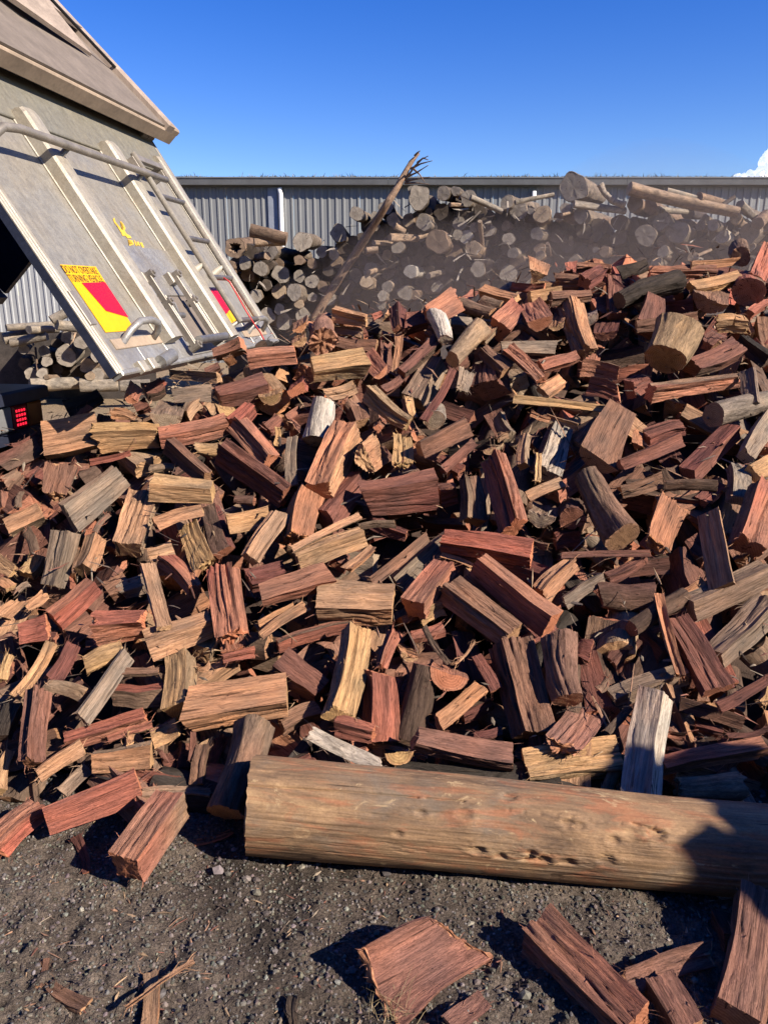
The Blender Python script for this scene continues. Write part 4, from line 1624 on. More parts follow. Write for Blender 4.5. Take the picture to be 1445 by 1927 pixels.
# ------------------------------------------------------------------ the big fallen log in front
def build_big_log():
    rng = np.random.default_rng(12)
    def gpt(x, y, z=0):
        d = ray(x, y)
        return CAM + d * ((z - CAMH) / d[2])
    rL, rR = .142, .124
    A = gpt(470, 1622)
    B = gpt(1200, 1688)
    dirv = (B - A) / np.linalg.norm(B - A)
    perp = np.array([-dirv[1], dirv[0], 0])
    # the lowest seen line of a cylinder lies in front of its foot: shift the axis back
    A = A + perp * rL * .62
    L = 1.75
    S = 340
    s = np.linspace(0, 1, S + 1)
    a = np.concatenate([np.linspace(0, 2.1, 150), np.linspace(2.1, 5.9, 40)[1:], np.linspace(5.9, 2 * math.pi, 30)[1:]])
    seg = len(a) - 1
    Am, SS = np.meshgrid(a, s * L)
    ca, sa = np.cos(Am), np.sin(Am)
    R = (rL + (rR - rL) * np.clip(SS / 1.2, 0, 1)) * (1 + .05 * (vn(ca * 1.2 + 3, sa * 1.2 + SS * 1.4, 31) - .5) + .018 * (vn(ca * 5 + 3, sa * 5 + SS * 4, 32) - .5))
    R += .0022 * (vn(Am * 16, SS * 3.5, 33) - .5) + .0012 * (vn(Am * 40, SS * 8, 34) - .5)
    # a long drying crack and a worm-eaten, chipped patch
    cr = 1.02 + .16 * SS + .03 * (vn(SS * 6, SS * 0, 35) - .5)
    R -= .007 * np.exp(-((Am - cr) / .018) ** 2) * (SS < .62) * (vn(SS * 30, SS * 0, 36) > .15)
    knots = ((.80, .02, .016, .014), (.835, .07, .012, .014), (.80, .20, .010, .011), (.66, .14, .012, .012), (1.0, .20, .014, .011), (.62, .85, .014, .009), (.50, .80, .009, .008),
             (1.13, .80, .015, .016), (.90, .86, .012, .012), (.93, .83, .009, .010), (.90, .03, .014, .013), (.72, .05, .010, .011), (1.02, .62, .010, .010), (.74, 1.32, .014, .010), (.44, .35, .008, .007))
    for (s0, a0, wd, dp) in knots:
        dd = np.sqrt(((SS - s0) / 1.5) ** 2 + ((Am - a0) * R) ** 2) / wd
        dd = dd * (.75 + .5 * vn(Am * 60, SS * 130, 37))
        R = R - dp * .6 * np.exp(-dd ** 4) + dp * .16 * np.exp(-((dd - 1.7) / .7) ** 2)
    cr2 = .80 + .9 * (SS - 1.13)
    R -= .006 * np.exp(-((Am - 1.0 + 1.9 * (SS - 1.07)) / .03) ** 2) * (SS > 1.07) * (SS < 1.14)
    for (s0, a0, wd, dp) in ((1.13, .70, .05, .008), (.63, .72, .04, .006), (1.32, .5, .06, .006), (.92, .8, .05, .006)):
        R += dp * np.exp(-(((SS - s0) / wd) ** 2 + ((Am - a0) * R / wd) ** 2))
    for k in range(14):     # shallow saw nicks in a row
        s0 = .74 + k * .043
        R -= .003 * np.exp(-((SS - s0) / .0035) ** 4) * np.exp(-((Am - (1.02 - .12 * k / 14)) / .05) ** 2)
    chip = vn(Am * 9, SS * 16, 39) * vn(Am * 22, SS * 30, 40)
    R -= .0015 * np.clip((chip - .5) * 6, 0, 1)
    # angle 0 faces the viewer horizontally, pi/2 is up
    front = -perp
    C0 = A[None, None] + dirv * SS[..., None] + ZU * (R[:, :1, None] * 0 + (rL + (rR - rL) * np.clip(SS / 1.2, 0, 1))[..., None] - .012)
    V = C0 + R[..., None] * (ca[..., None] * front + sa[..., None] * ZU)
    V[0] += dirv * (.012 * np.sin(a * 2 + 1) + .006 * (vn(a * 9, a * 0, 38) - .5))[:, None]
    V[:, -1] = V[:, 0]
    M = seg + 1
    i = np.arange(S)[:, None] * M + np.arange(seg)[None]
    q = np.stack([i, i + 1, i + M + 1, i + M], -1).reshape(-1, 4)
    g = np.stack([SS * .9, R * ca, R * sa], -1).reshape(-1, 3)
    Vs = V.reshape(-1, 3)
    org = A + ZU * 0
    rows = [Vs - org]
    G_ = [g]
    tris = []
    nb = len(Vs)
    for row, e in ((0, 0), (S, 1)):
        ring = V[row]
        c = ring[:-1].mean(0)
        rows += [ring - org, (c - org)[None]]
        G_ += [np.stack([a * 0, R[row] * np.cos(a), R[row] * np.sin(a)], -1), np.zeros((1, 3))]
        j = np.arange(seg)
        tt = np.stack([nb + j, np.full(seg, nb + M), nb + j + 1], -1)
        tris.append(tt if e == 0 else tt[:, ::-1])
        nb += M + 1
    m, nt, b = new_mat('weathered_log_skin')
    gv = attr(nt, 'gco').outputs['Vector']
    n1 = noise_at(nt, gv, (3.6, 12, 12), 1, 9, .68, 1.0)
    n2 = noise_at(nt, gv, (5, 85, 85), 1, 6, .7, .4)
    n6 = noise_at(nt, gv, (1.3, 42, 42), 1, 3, .5, .5)
    n3 = noise_at(nt, gv, (5, 5, 5), 1, 5, .65, .6)
    n4 = noise_at(nt, gv, (130, 160, 160), 1, 3, .7)
    c = ramp(nt, n1, [(.30, (.085, .054, .036)), (.43, (.18, .112, .066)), (.56, (.27, .165, .09)), (.70, (.37, .235, .125))])
    c = mixc(nt, 'MIX', ramp(nt, n3, [(.50, (0, 0, 0)), (.68, (.75, .75, .75))]), c, (.17, .13, .095))
    redm = noise_at(nt, gv, (4, 13, 13), 1.3, 4, .6, 1.2)
    c = mixc(nt, 'MIX', ramp(nt, redm, [(.50, (0, 0, 0)), (.64, (.7, .7, .7))]), c, (.30, .12, .06))
    c = mixc(nt, 'MULTIPLY', .5, c, ramp(nt, n2, [(.3, (.5, .48, .46)), (.7, (1.4, 1.4, 1.38))]))
    c = mixc(nt, 'MULTIPLY', .6, c, ramp(nt, n4, [(.3, (.7, .7, .7)), (.7, (1.2, 1.2, 1.2))]))
    c = mixc(nt, 'MULTIPLY', .9, c, ramp(nt, n6, [(.285, (.12, .1, .09)), (.325, (1, 1, 1))]))
    pal = noise_at(nt, gv, (9, 15, 15), 1, 6, .7, 1.5)
    c = mixc(nt, 'MIX', ramp(nt, pal, [(.60, (0, 0, 0)), (.68, (.8, .8, .8))]), c, (.44, .31, .17))
    nt.links.new(c, b.inputs['Base Color'])
    b.inputs['Roughness'].default_value = .75
    b.inputs['Specular IOR Level'].default_value = .25
    p = bump(nt, b, n2, .55, .005)
    bump(nt, b, n4, .4, .0015, p)
    Vt = np.vstack(rows)
    me = mesh_np('fallen_log', Vt, q, np.vstack(tris), (m, M_END), None, np.ones(2 * seg, int), np.ones(len(q), bool), None, np.repeat([[.36, .2, .1]], len(Vt), 0), np.vstack(G_))
    link('fallen_log', me, None, org, 'big weathered brown log lying along the foot of the firewood heap', 'log')


build_big_log()

# ------------------------------------------------------------------ split firewood
# x1 y1 x2 y2 width kind tone layer flags #landmark ; first end is the nearer one (coordinates read off enlarged views)
WOOD = [
    ((0, 700, 3.0104), '''250 400 560 335 215 blk T 2;545 365 900 345 150 blk Y 2 j;905 370 1290 285 120 blk R 2;1175 600 960 410 105 blk B 3;860 655 1205 685 125 blk Y 3;
850 550 990 540 50 rnd T 1;390 830 690 590 160 slab G 3 #grey_slab;310 690 350 540 160 half B 2 j;735 1010 835 710 185 blk T 1 b;880 870 1150 790 100 wdg T 3;1160 1090 1070 870 140 half Y 2 j;
1270 1020 1190 770 100 blk D 1;360 905 290 1215 135 blk G 2 k;470 1120 540 940 115 blk T 2;50 890 240 800 110 blk T 2;30 790 20 690 80 blk R 1;40 640 110 580 100 rnd R 1 j;
70 1130 0 1080 85 half Y 2;60 1235 0 1190 85 blk T 1;20 1390 110 1310 95 blk T 2;150 1150 220 1050 105 blk Y 0;300 1400 530 1200 135 blk R 2;535 1460 820 1430 175 blk R 3 j;
110 1490 270 1450 135 half R 2;935 1450 840 1090 90 slab T 3;1100 1230 930 1060 120 blk R 1;1320 1490 1270 1120 200 blk R 3 bj #ribbed_red;840 1560 1200 1430 155 blk T 2;840 1040 980 1000 85 half T 1;
610 1250 720 1180 120 blk B 0;680 1240 840 1190 105 blk G 0;710 1345 850 1295 45 wdg R 1;150 1330 270 1250 80 wdg T 0;510 510 740 460 36 slab R 1;470 610 560 560 85 rnd D 0;
75 430 215 360 50 half D 2;20 530 230 430 120 blk D 1;640 220 770 260 48 wdg T 3 j;940 265 975 185 165 half G 2 e;985 140 1200 120 100 half G 2;1240 40 970 20 75 qtr T 2;740 150 765 80 85 half R 2 e;
1060 250 1130 180 75 blk T 1;1285 220 1250 180 105 half Y 1 e;1320 300 1420 200 100 blk R 2 b;380 220 570 140 105 blk K 1;440 260 510 195 38 slab R 2;1270 430 1120 430 70 rnd Y 1 j;
110 770 125 680 38 bark B 2;200 1030 150 890 60 bark R 2;540 910 620 810 36 bark R 3;30 820 110 780 38 slab G 1;95 1240 165 1200 40 slab G 1;1330 720 1440 730 55 rnd D 1;760 430 880 400 60 blk D 0;170 620 240 560 70 blk D 0;350 610 430 520 60 blk D 0'''),
    ((460, 600, 2.89), '''220 970 -130 722 155 blk D 2 b;-92 1112 130 1063 140 qtr Y 2;116 352 -145 419 116 blk D 2;139 780 -43 578 120 blk R 2;
370 275 650 235 180 blk Y 3 #golden_block;298 390 310 345 115 blk R 3 e;740 290 660 200 110 half R 2 e;435 445 395 670 135 rnd W 3 k #pale_billet;890 570 680 400 115 blk Y 3 b;
400 940 550 600 175 blk O 3 b;660 760 730 700 185 half T 3 ej;855 785 855 640 115 half Y 2 bj;1215 595 960 725 140 qtr B 3;650 980 1040 920 235 blk D 2 #dark_red_block;1215 865 1235 1100 140 blk B 2 kb;
1468 1140 1358 766 190 blk R 3 b;1330 720 1380 690 80 half T 1 e;290 1200 350 960 155 blk O 2 j;430 1100 620 870 150 blk D 1;260 1250 630 1070 42 slab T 3;290 1330 650 1190 120 blk Y 2 b;
560 1360 700 1240 85 wdg T 2;30 1310 200 1060 95 blk T 3;90 1510 470 1400 140 blk R 3;405 1546 809 1560 215 blk T 2;690 1430 990 1180 85 wdg B 2;1560 1294 1078 1214 155 blk R 2 b;
1676 1662 1272 1330 175 blk R 3;925 1575 1098 1344 155 blk R 2;1460 1734 1113 1474 165 blk B 2 b;850 290 1050 110 75 blk D 2;820 285 845 95 55 wdg T 2;720 150 490 120 85 blk B 1;430 120 435 20 145 rnd P 1 ej;
640 80 490 60 55 slab T 1;20 225 280 200 85 blk R 2;140 425 150 390 140 half Y 2 e;440 410 600 370 75 slab T 1 b;530 455 550 420 60 half R 1 e;640 570 620 500 115 blk B 1;725 595 740 565 60 blk R 2 e;
910 535 880 430 65 blk Y 1;265 640 260 910 62 slab G 2;170 690 175 590 36 slab Y 1;850 330 750 390 55 blk D 2;1135 275 970 550 42 slab D 3;1180 385 1200 280 85 half G 2 j;1030 545 1035 490 110 rnd G 1 e;
1130 220 1290 45 115 rnd T 3;1095 115 1045 -15 90 rnd W 3;1330 390 1330 260 160 blk D 0;1420 290 1290 170 75 blk B 2;1380 655 1430 630 46 wdg T 1;1250 680 1080 830 58 blk D 1;1060 970 1150 950 120 blk D 0;
620 1130 820 1115 46 bark B 2;1070 1285 1240 1345 40 wdg T 1;20 1420 215 1360 115 blk D 1 b;920 450 1040 230 125 blk G 0;120 600 190 540 70 blk D 0;700 1100 880 1180 80 blk D 0;1180 830 1060 760 70 blk D 0'''),
    ((940, 600, 2.861), '''890 215 965 60 235 rnd Y 3 e #big_round;1270 170 1040 270 120 blk D 2;815 400 1290 330 115 blk R 2 b;640 405 480 360 105 half R 3;640 295 440 260 95 half R 2;75 430 600 487 48 slab Y 3 #long_splinter;
220 330 40 160 85 blk R 3 b;420 205 220 260 85 blk R 2;10 155 300 155 72 slab G 2;458 172 378 -80 118 blk T 2 b;575 85 600 20 135 half D 1 e;520 765 660 480 200 half B 3;250 840 335 580 150 blk W 1 b;
120 795 135 630 66 blk T 2;205 878 210 725 38 slab Y 3 b;340 880 150 960 85 wdg T 2;220 1070 240 1020 150 half G 2 e;390 1080 400 1030 145 rnd D 1 e;660 1180 470 850 175 rnd B 3 #smooth_log;
850 1215 930 1000 165 half O 2 j;970 665 650 800 105 qtr D 3;1020 850 1260 610 115 blk D 1;735 685 745 615 72 wdg O 1;985 580 790 640 85 blk D 1;1150 520 1445 440 135 rnd G 2;1350 465 1330 275 78 slab G 3;
1300 110 1450 225 80 blk K 2 b;1320 740 1450 545 120 blk G 2;1360 840 1460 790 125 blk Y 2;1290 980 1280 800 125 blk G 1;1345 1230 1450 910 180 blk R 3 b;1200 1450 1130 1050 130 slab T 3 #tan_slab;870 860 650 930 100 wdg B 2;
890 900 1170 900 70 bark D 2;830 1485 540 1480 140 rnd D 1;335 1275 810 1265 38 slab D 3;790 1290 590 1400 75 qtr D 2;220 1495 400 1320 120 blk O 2 b;350 1530 560 1400 72 slab G 2;140 1180 260 1230 38 slab B 2;
1030 1570 1450 1370 150 blk G 2;1000 1475 1100 1410 46 slab T 2;1180 105 1115 145 95 blk D 1;180 700 260 600 80 blk D 0;60 640 0 520 90 blk G 0;540 540 420 680 70 blk B 1;250 520 420 580 34 slab T 2;170 510 270 545 34 slab O 2;230 400 330 330 80 blk T 1;800 330 700 380 90 blk D 1;1140 1300 1020 1200 120 blk D 0;700 1350 900 1320 90 blk D 0;300 1200 420 1180 120 blk D 0;1360 1300 1440 1240 70 blk B 1;920 760 980 800 50 blk D 1;1180 900 1080 990 90 blk D 0;460 880 560 950 60 blk D 0'''),
    ((900, 270, 2.651), '''290 655 288 605 135 wdg T 2 e;490 615 660 628 52 blk R 2 b;190 775 20 730 72 blk T 2;255 772 410 748 70 blk Y 3;330 718 165 710 42 slab R 1;565 757 360 775 66 qtr B 3;500 690 390 690 82 blk B 1 j;
530 692 630 630 85 blk D 2 b;815 690 770 680 78 wdg R 2 e;700 645 840 605 70 bark K 1;700 785 990 690 120 rnd K 3 b #black_log;1060 718 1300 660 78 blk Y 3;1060 607 1300 585 44 slab T 2;850 655 1180 650 80 blk R 1 b;1310 562 1300 530 105 rnd B 1 e;
1375 690 1440 530 100 blk R 3 b;1350 737 1345 700 155 rnd R 2 e #red_round;1150 797 1145 755 185 half B 2 e;1090 885 790 925 90 qtr B 3;1330 905 1190 900 100 blk Y 1 j;870 780 830 935 140 blk D 2 k;690 865 670 670 80 blk D 1;
310 890 255 805 130 half R 3 e;100 935 200 840 125 blk R 2;390 915 405 860 85 half T 2 e;560 875 575 840 76 half W 1 e;20 990 80 920 75 blk T 2;110 825 10 795 85 bark B 2;1350 855 1445 800 58 blk R 1;430 650 470 640 45 wdg R 1;660 700 740 760 60 blk D 1;1000 760 1060 700 70 blk D 0;1400 560 1450 600 60 blk D 0'''),
    ((400, 270, 2.726), '''790 912 620 878 70 blk T 3 b;450 945 452 910 88 half O 2 e;445 1015 447 985 85 half T 2 e;1115 885 1255 800 130 half R 3 j;1270 822 1440 872 75 rnd B 2;960 955 950 850 85 blk D 1;980 930 1100 900 92 blk D 1;
900 892 922 850 46 blk T 1;820 892 870 872 34 slab R 1;660 950 760 920 60 slab O 1;1290 800 1350 760 60 wdg R 1;560 1000 520 920 90 half O 1 e;700 1000 790 970 50 blk D 0;1160 1000 1100 960 60 blk D 1'''),
    ((0, 400, 2.58), '''1040 692 1180 640 82 blk R 2;1270 652 1305 640 58 rnd K 1 e;1125 720 1130 685 52 blk O 1;700 870 790 840 80 blk D 1;760 850 800 820 40 wdg R 1;660 960 720 930 60 blk D 0;540 980 640 985 50 wdg T 2;1000 790 1070 760 60 blk D 1;1330 690 1440 660 60 blk D 0;560 1130 700 1090 60 blk D 0'''),
    ((0, 1150, 3.0104), '''80 490 290 180 72 blk Y 2;290 390 410 190 120 wdg D 2;480 310 700 230 120 rnd Y 2;470 620 730 250 100 slab G 3 #grey_plank;260 420 480 480 85 bark T 2;170 860 210 460 165 blk P 3 b;
370 730 825 595 100 blk R 2 b;610 725 860 640 46 slab R 2;870 730 1010 660 120 half Y 2;215 935 470 770 85 slab T 3;530 845 860 800 150 blk T 2;260 1195 790 985 170 slab R 3 #flat_red_slab;
715 1450 975 1085 195 blk R 3 e2 #square_red_block;-60 1355 210 1130 145 blk R 2 b;-9 1023 51 798 78 blk Y 1;1280 1144 1445 647 235 rnd B 3;1110 985 1150 760 100 wdg B 2;1030 960 770 920 75 blk R 1;810 1030 1190 1030 55 slab G 2;
350 1030 500 890 80 slab G 1;495 1480 430 1280 52 slab D 1;1100 1315 1310 1250 56 half O 1;1084 560 1626 480 275 blk T 3 #wide_tan_block;1010 570 1020 270 205 blk Y 2;650 470 960 460 140 blk R 1;
1260 270 1440 230 85 blk R 1 b;10 720 90 540 110 blk K 1;0 395 40 250 66 blk Y 2;1120 320 1190 300 46 wdg T 2;630 345 900 345 52 blk B 2;1085 850 1080 610 36 slab D 2;730 760 740 700 60 wdg T 2 j;150 160 320 150 60 blk D 1;360 300 470 210 80 blk D 0;940 680 1050 600 70 blk D 0;330 560 440 480 70 blk D 0;1180 900 1260 720 60 blk D 1;920 860 1040 800 110 blk D 0'''),
    ((460, 1100, 2.89), '''510 725 610 250 180 blk Y 3 b #tall_yellow;740 485 740 850 185 blk R 2 k;700 825 500 770 120 blk R 3 b;730 990 360 810 95 bark W 3 j;200 430 420 590 180 blk D 1;180 330 580 220 95 blk R 1;740 455 815 260 85 blk R 2 b;
890 385 850 330 115 half T 1 e;990 440 890 850 160 rnd D 2 k;1110 515 1110 470 205 half R 3 e;1290 570 1060 765 115 qtr O 2;1370 575 1260 390 66 slab D 2;925 850 1454 954 165 blk P 3;810 985 1330 1030 80 bark K 2 b;840 932 865 915 145 half Y 2 e;
200 765 400 680 105 blk B 1;1115 430 980 230 36 bark B 3;1145 435 1255 305 16 slab T 3;960 195 1080 130 75 half Y 1;910 285 1080 240 85 blk R 1;90 285 340 120 72 wdg T 2;80 225 270 130 75 blk T 1;1575 824 1445 318 225 blk B 2 b;945 370 950 320 40 wdg T 1;
1180 700 1330 640 100 blk D 0;640 320 700 400 60 blk D 0;560 880 660 900 60 blk D 0;1250 830 1400 800 50 blk D 1;300 640 400 620 90 blk D 0;800 640 850 500 80 blk D 0'''),
    ((940, 1100, 2.861), '''375 625 320 290 185 rnd P 3 b;340 860 475 680 210 half P 3 ej #rough_knob;140 990 640 930 200 blk Y 2 b #chipped_yellow;755 1155 840 590 175 blk W 3 #white_faced;1430 875 870 975 115 blk R 2;970 1100 1290 1090 130 rnd T 2 j;
970 495 850 60 75 blk O 3 b;1190 565 960 190 160 slab D 2 b;710 240 1000 60 100 rnd D 2;1160 400 1450 120 160 blk G 1;1180 665 1450 505 60 slab D 3;1400 640 1450 560 60 blk Y 1;970 640 1310 740 100 blk B 1;
600 620 1000 480 120 blk G 1;490 365 420 350 120 blk D 1;530 570 580 510 50 bark R 2;580 800 700 660 46 bark B 2;900 800 1000 812 64 wdg R 1;1225 815 1450 770 28 slab D 2;600 420 740 300 90 blk D 0;1050 880 1160 850 60 blk D 0;1380 900 1450 960 60 blk D 1;760 700 700 520 110 blk D 0;1200 800 1050 760 70 blk D 0;900 900 1020 930 60 blk D 0'''),
    ((640, 1600, 1.795), '''140 470 420 300 235 bark P 1 jc;990 600 660 275 150 blk R 1 b #fissured_block;975 445 1250 350 85 bark P 2 jc;1170 620 1070 450 115 blk P 0;1345 570 1410 150 120 blk P 2;1330 320 1280 230 75 blk D 0;380 600 490 515 75 wdg P 0'''),
    ((0, 1560, 2.007), '''560 760 565 545 58 slab T 1;475 675 730 500 20 slab T 2;190 590 325 670 52 slab B 0;145 598 175 495 20 slab B 0;1110 750 1105 635 40 slab K 0'''),
]
OFF = {0: -.055, 1: .0, 2: .045, 3: .09}


def surf_hit(x, y, off):
    d = ray(x, y)
    t = np.linspace(1.3, 8.0, 500)
    P = CAM[None] + d[None] * t[:, None]
    h = np.maximum(pile_h(P[:, 0], P[:, 1]), 0) + off
    below = np.nonzero(P[:, 2] < h)[0]
    # for a ray that clears the crest take the nearest approach within the heap
    if len(below) and t[below[0]] < 6.3:
        i = below[0]
        if i == 0:
            return t[0]
        a, b = P[i - 1, 2] - h[i - 1], P[i, 2] - h[i]
        return t[i - 1] + (t[i] - t[i - 1]) * a / (a - b)
    m = t < 5.6
    return t[m][np.argmin((P[:, 2] - h)[m])]


PIECES = []
rng = np.random.default_rng(77)
COLW = {'R': 'red', 'O': 'orange-red', 'D': 'dark red-brown', 'T': 'tan', 'Y': 'golden', 'B': 'brown', 'G': 'weathered grey', 'W': 'whitish', 'P': 'dull pinkish', 'K': 'black'}
KINDW = {'blk': 'split block', 'slab': 'thin slab', 'wdg': 'wedge', 'half': 'half-round split', 'qtr': 'quarter split', 'rnd': 'round billet', 'bark': 'bark strip'}
for (ox, oy, sc), txt in WOOD:
    for ln_ in txt.replace('\n', '').split(';'):
        f = ln_.split()
        if not f:
            continue
        key = None
        if f[-1].startswith('#'):
            key = f.pop()[1:]
        x1, y1, x2, y2, wp = [float(v) / sc for v in f[:5]]
        x1, x2, y1, y2 = x1 + ox, x2 + ox, y1 + oy, y2 + oy
        kind, ck, lay = f[5], f[6], int(f[7])
        fl = f[8] if len(f) > 8 else ''
        on_ground = oy >= 1560 or (oy == 1150 and y1 > 1560)
        off = OFF[lay] + (0 if not on_ground else 0)
        xm, ym = (x1 + x2) / 2, (y1 + y2) / 2
        tm = surf_hit(xm, ym, off)
        w = wp * tm / FPX
        lp = math.hypot(x2 - x1, y2 - y1) * tm / FPX
        if on_ground:
            off = max(OFF[lay], 0) * .7 + {'slab': .16, 'bark': .26}.get(kind, .36) * w
            tm = surf_hit(xm, ym, off)
        if 'e' in fl and 'e2' not in fl:
            t1 = surf_hit(x1, y1, off + .05)
            d1, d2 = ray(x1, y1), ray(x2, y2)
            P1 = CAM + d1 * t1
            L = rng.uniform(.22, .30)
            w = wp * t1 / FPX
            # far end on its own ray at distance L
            b_ = d2 @ (P1 - CAM)
            a_ = d2 @ d2
            c_ = (P1 - CAM) @ (P1 - CAM) - L * L
            disc = b_ * b_ - a_ * c_
            t2 = (b_ + math.sqrt(disc)) / a_ if disc > 0 else b_ / a_
            P2 = CAM + d2 * t2
        else:
            t1, t2 = surf_hit(x1, y1, off), surf_hit(x2, y2, off)
            dm = .75 * lp
            t1 = float(np.clip(t1, tm - dm / 2 - .02, tm + dm / 2 + .02))
            t2 = float(np.clip(t2, tm - dm / 2 - .02, tm + dm / 2 + .02))
            kk = rng.uniform(-.08, .12) * lp
            if on_ground:
                kk = 0
            if 'k' in fl:
                kk = .55 * lp
            t1 -= kk / 2
            t2 += kk / 2
            P1, P2 = CAM + ray(x1, y1) * t1, CAM + ray(x2, y2) * t2
        roll = math.radians(rng.choice([-1, 1]) * rng.uniform(14, 46)) if not on_ground else math.radians(rng.uniform(-8, 8))
        if key in ('square_red_block',):
            roll = math.radians(3)
        if kind in ('slab', 'half', 'bark') and not on_ground:
            roll *= .6
        if kind in ('blk', 'wdg'):
            w = w / (math.cos(roll) + .75 * abs(math.sin(roll)))
        L = float(np.linalg.norm(P2 - P1))
        L = max(L, w * .7)
        a, t_, n_ = frame_for(P1, P2, roll)
        if on_ground and kind != 'bark':
            n_ = ZU - a * a[2]
            n_ /= np.linalg.norm(n_)
            t_ = np.cross(n_, a)
            n_, t_ = n_ * math.cos(roll) + t_ * math.sin(roll), t_ * math.cos(roll) - n_ * math.sin(roll)
        if 'c' in fl:
            n_, t_ = -n_, -t_
        C = (P1 + P2) / 2
        V, q, tt, qm, tmi, qs, cc, gg = wood_geom(L, w, kind, ck, rng, rib=.0135 if 'b' in fl else rng.uniform(.0035, .0085), jag=.013 if 'j' in fl else rng.uniform(.0006, .0030),
                                                  fibres=44 if 'b' in fl or 'j' in fl else 24, ratio=.95 if key == 'square_red_block' else None)
        me = mesh_np('split_log', V, q, tt, (M_SPLIT, M_END, M_BARK), qm, tmi, qs, None, cc, gg)
        o = link('split_log', me)
        o.matrix_world = Matrix(((a[0], t_[0], n_[0], C[0]), (a[1], t_[1], n_[1], C[1]), (a[2], t_[2], n_[2], C[2]), (0, 0, 0, 1)))
        PIECES.append(dict(o=o, x=xm, y=ym, kind=kind, ck=ck, key=key, fl=fl, ang=math.degrees(math.atan2(-(y2 - y1), x2 - x1)) % 180, g=on_ground, lp=lp, C=C))

# everything else in the heap: too many to tell apart
def heap_rest(seed, n, xr, yr, offr, name, label, hfun, stp, sta, nf):
    rng = np.random.default_rng(seed)
    VV, QQ, TT, QM, TM, QS, CC, GG = [], [], [], [], [], [], [], []
    nb = 0
    k = 0
    tries = 0
    while k < n and tries < n * 6:
        tries += 1
        X, Y = rng.uniform(*xr), rng.uniform(*yr)
        h = float(hfun(X, Y))
        if h < .02:
            continue
        e = .05
        gx = (float(hfun(X + e, Y)) - float(hfun(X - e, Y))) / (2 * e)
        gy = (float(hfun(X, Y + e)) - float(hfun(X, Y - e))) / (2 * e)
        nn = np.array([-gx, -gy, 1.0])
        nn /= np.linalg.norm(nn)
        th = rng.uniform(0, 2 * math.pi)
        a = np.cross(nn, [math.cos(th), math.sin(th), .2])
        a = a / np.linalg.norm(a) + nn * rng.normal(0, .28)
        a /= np.linalg.norm(a)
        t = np.cross(nn, a)
        t /= np.linalg.norm(t)
        n2 = np.cross(a, t)
        ro = rng.uniform(0, 6.28)
        t, n2 = t * math.cos(ro) + n2 * math.sin(ro), n2 * math.cos(ro) - t * math.sin(ro)
        ck = rng.choice(list('RRRRDDDDDTTBBGPPOK'))
        kd = rng.choice(['blk', 'blk', 'blk', 'slab', 'wdg', 'half', 'qtr', 'rnd'])
        L = rng.uniform(.20, .34)
        w = rng.uniform(.075, .15)
        V, q, tt, qm, tmi, qs, cc, gg = wood_geom(L, w, kd, ck, rng, stp=stp, sta=sta, rib=rng.uniform(.003, .006), jag=rng.uniform(.002, .007), fibres=nf)
        R = np.stack([a, t, n2], 0)
        C = np.array([X, Y, max(h + rng.uniform(*offr), .04)])
        VV.append(V @ R + C)
        QQ.append(q + nb)
        TT.append(tt + nb)
        QM.append(qm)
        TM.append(tmi)
        QS.append(qs)
        CC.append(cc)
        GG.append(gg)
        nb += len(V)
        k += 1
    me = mesh_np(name, np.vstack(VV), np.vstack(QQ), np.vstack(TT), (M_SPLIT, M_END, M_BARK), np.concatenate(QM), np.concatenate(TM), np.concatenate(QS), None, np.vstack(CC), np.vstack(GG))
    return link(name, me, kind='stuff', label=label, cat='firewood')


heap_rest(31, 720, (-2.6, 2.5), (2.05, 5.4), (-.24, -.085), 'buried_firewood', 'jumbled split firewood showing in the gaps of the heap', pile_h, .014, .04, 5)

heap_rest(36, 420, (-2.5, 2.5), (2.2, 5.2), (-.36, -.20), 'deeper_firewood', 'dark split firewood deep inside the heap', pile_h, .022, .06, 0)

# second mound of the same wood, beyond the edge of the view on the sunny side
def mound_h(X, Y):
    d = ((X - 3.5) / 1.2) ** 2 + ((Y - .45) / 1.15) ** 2
    return 2.25 * max(0.0, 1 - d ** .8)


heap_rest(33, 330, (2.2, 4.7), (-.8, 1.7), (-.12, .02), 'neighbouring_firewood', 'second mound of split firewood beside the heap', mound_h, .03, .08, 0)


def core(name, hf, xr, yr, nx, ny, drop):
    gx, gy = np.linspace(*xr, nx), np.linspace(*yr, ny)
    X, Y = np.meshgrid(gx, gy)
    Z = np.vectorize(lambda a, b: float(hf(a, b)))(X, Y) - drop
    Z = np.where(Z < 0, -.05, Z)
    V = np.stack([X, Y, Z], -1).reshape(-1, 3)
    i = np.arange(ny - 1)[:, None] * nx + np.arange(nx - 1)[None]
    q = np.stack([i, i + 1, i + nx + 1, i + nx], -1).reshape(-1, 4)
    m = mat_plain('dark_core_fill', (.05, .03, .022), .95, 0, 20, .4, .01)  # near-black fill, shade put into the colour behind the heap's gaps
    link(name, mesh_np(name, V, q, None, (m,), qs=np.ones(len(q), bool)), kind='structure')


core('heap_shade_core', pile_h, (-2.7, 3.2), (1.9, 7.0), 90, 80, .36)
core('mound_dark_core', mound_h, (2.2, 4.8), (-.8, 1.7), 40, 40, .13)

# unseen shed-shaped blocker added behind the camera to cut the sky's fill
mb = MB()
mb.box((-26, -7.2, 0), (33, 0, 0), (0, .25, 0), (0, 0, 7.5))
mb.hexa([(-26.3, -15, 8.6), (7.3, -15, 8.6), (7.3, -6.7, 7.55), (-26.3, -6.7, 7.55), (-26.3, -15, 8.7), (7.3, -15, 8.7), (7.3, -6.7, 7.65), (-26.3, -6.7, 7.65)])
mb.build('added_sky_blocker', M_WALL, None, (0, 0, 0), kind='structure')

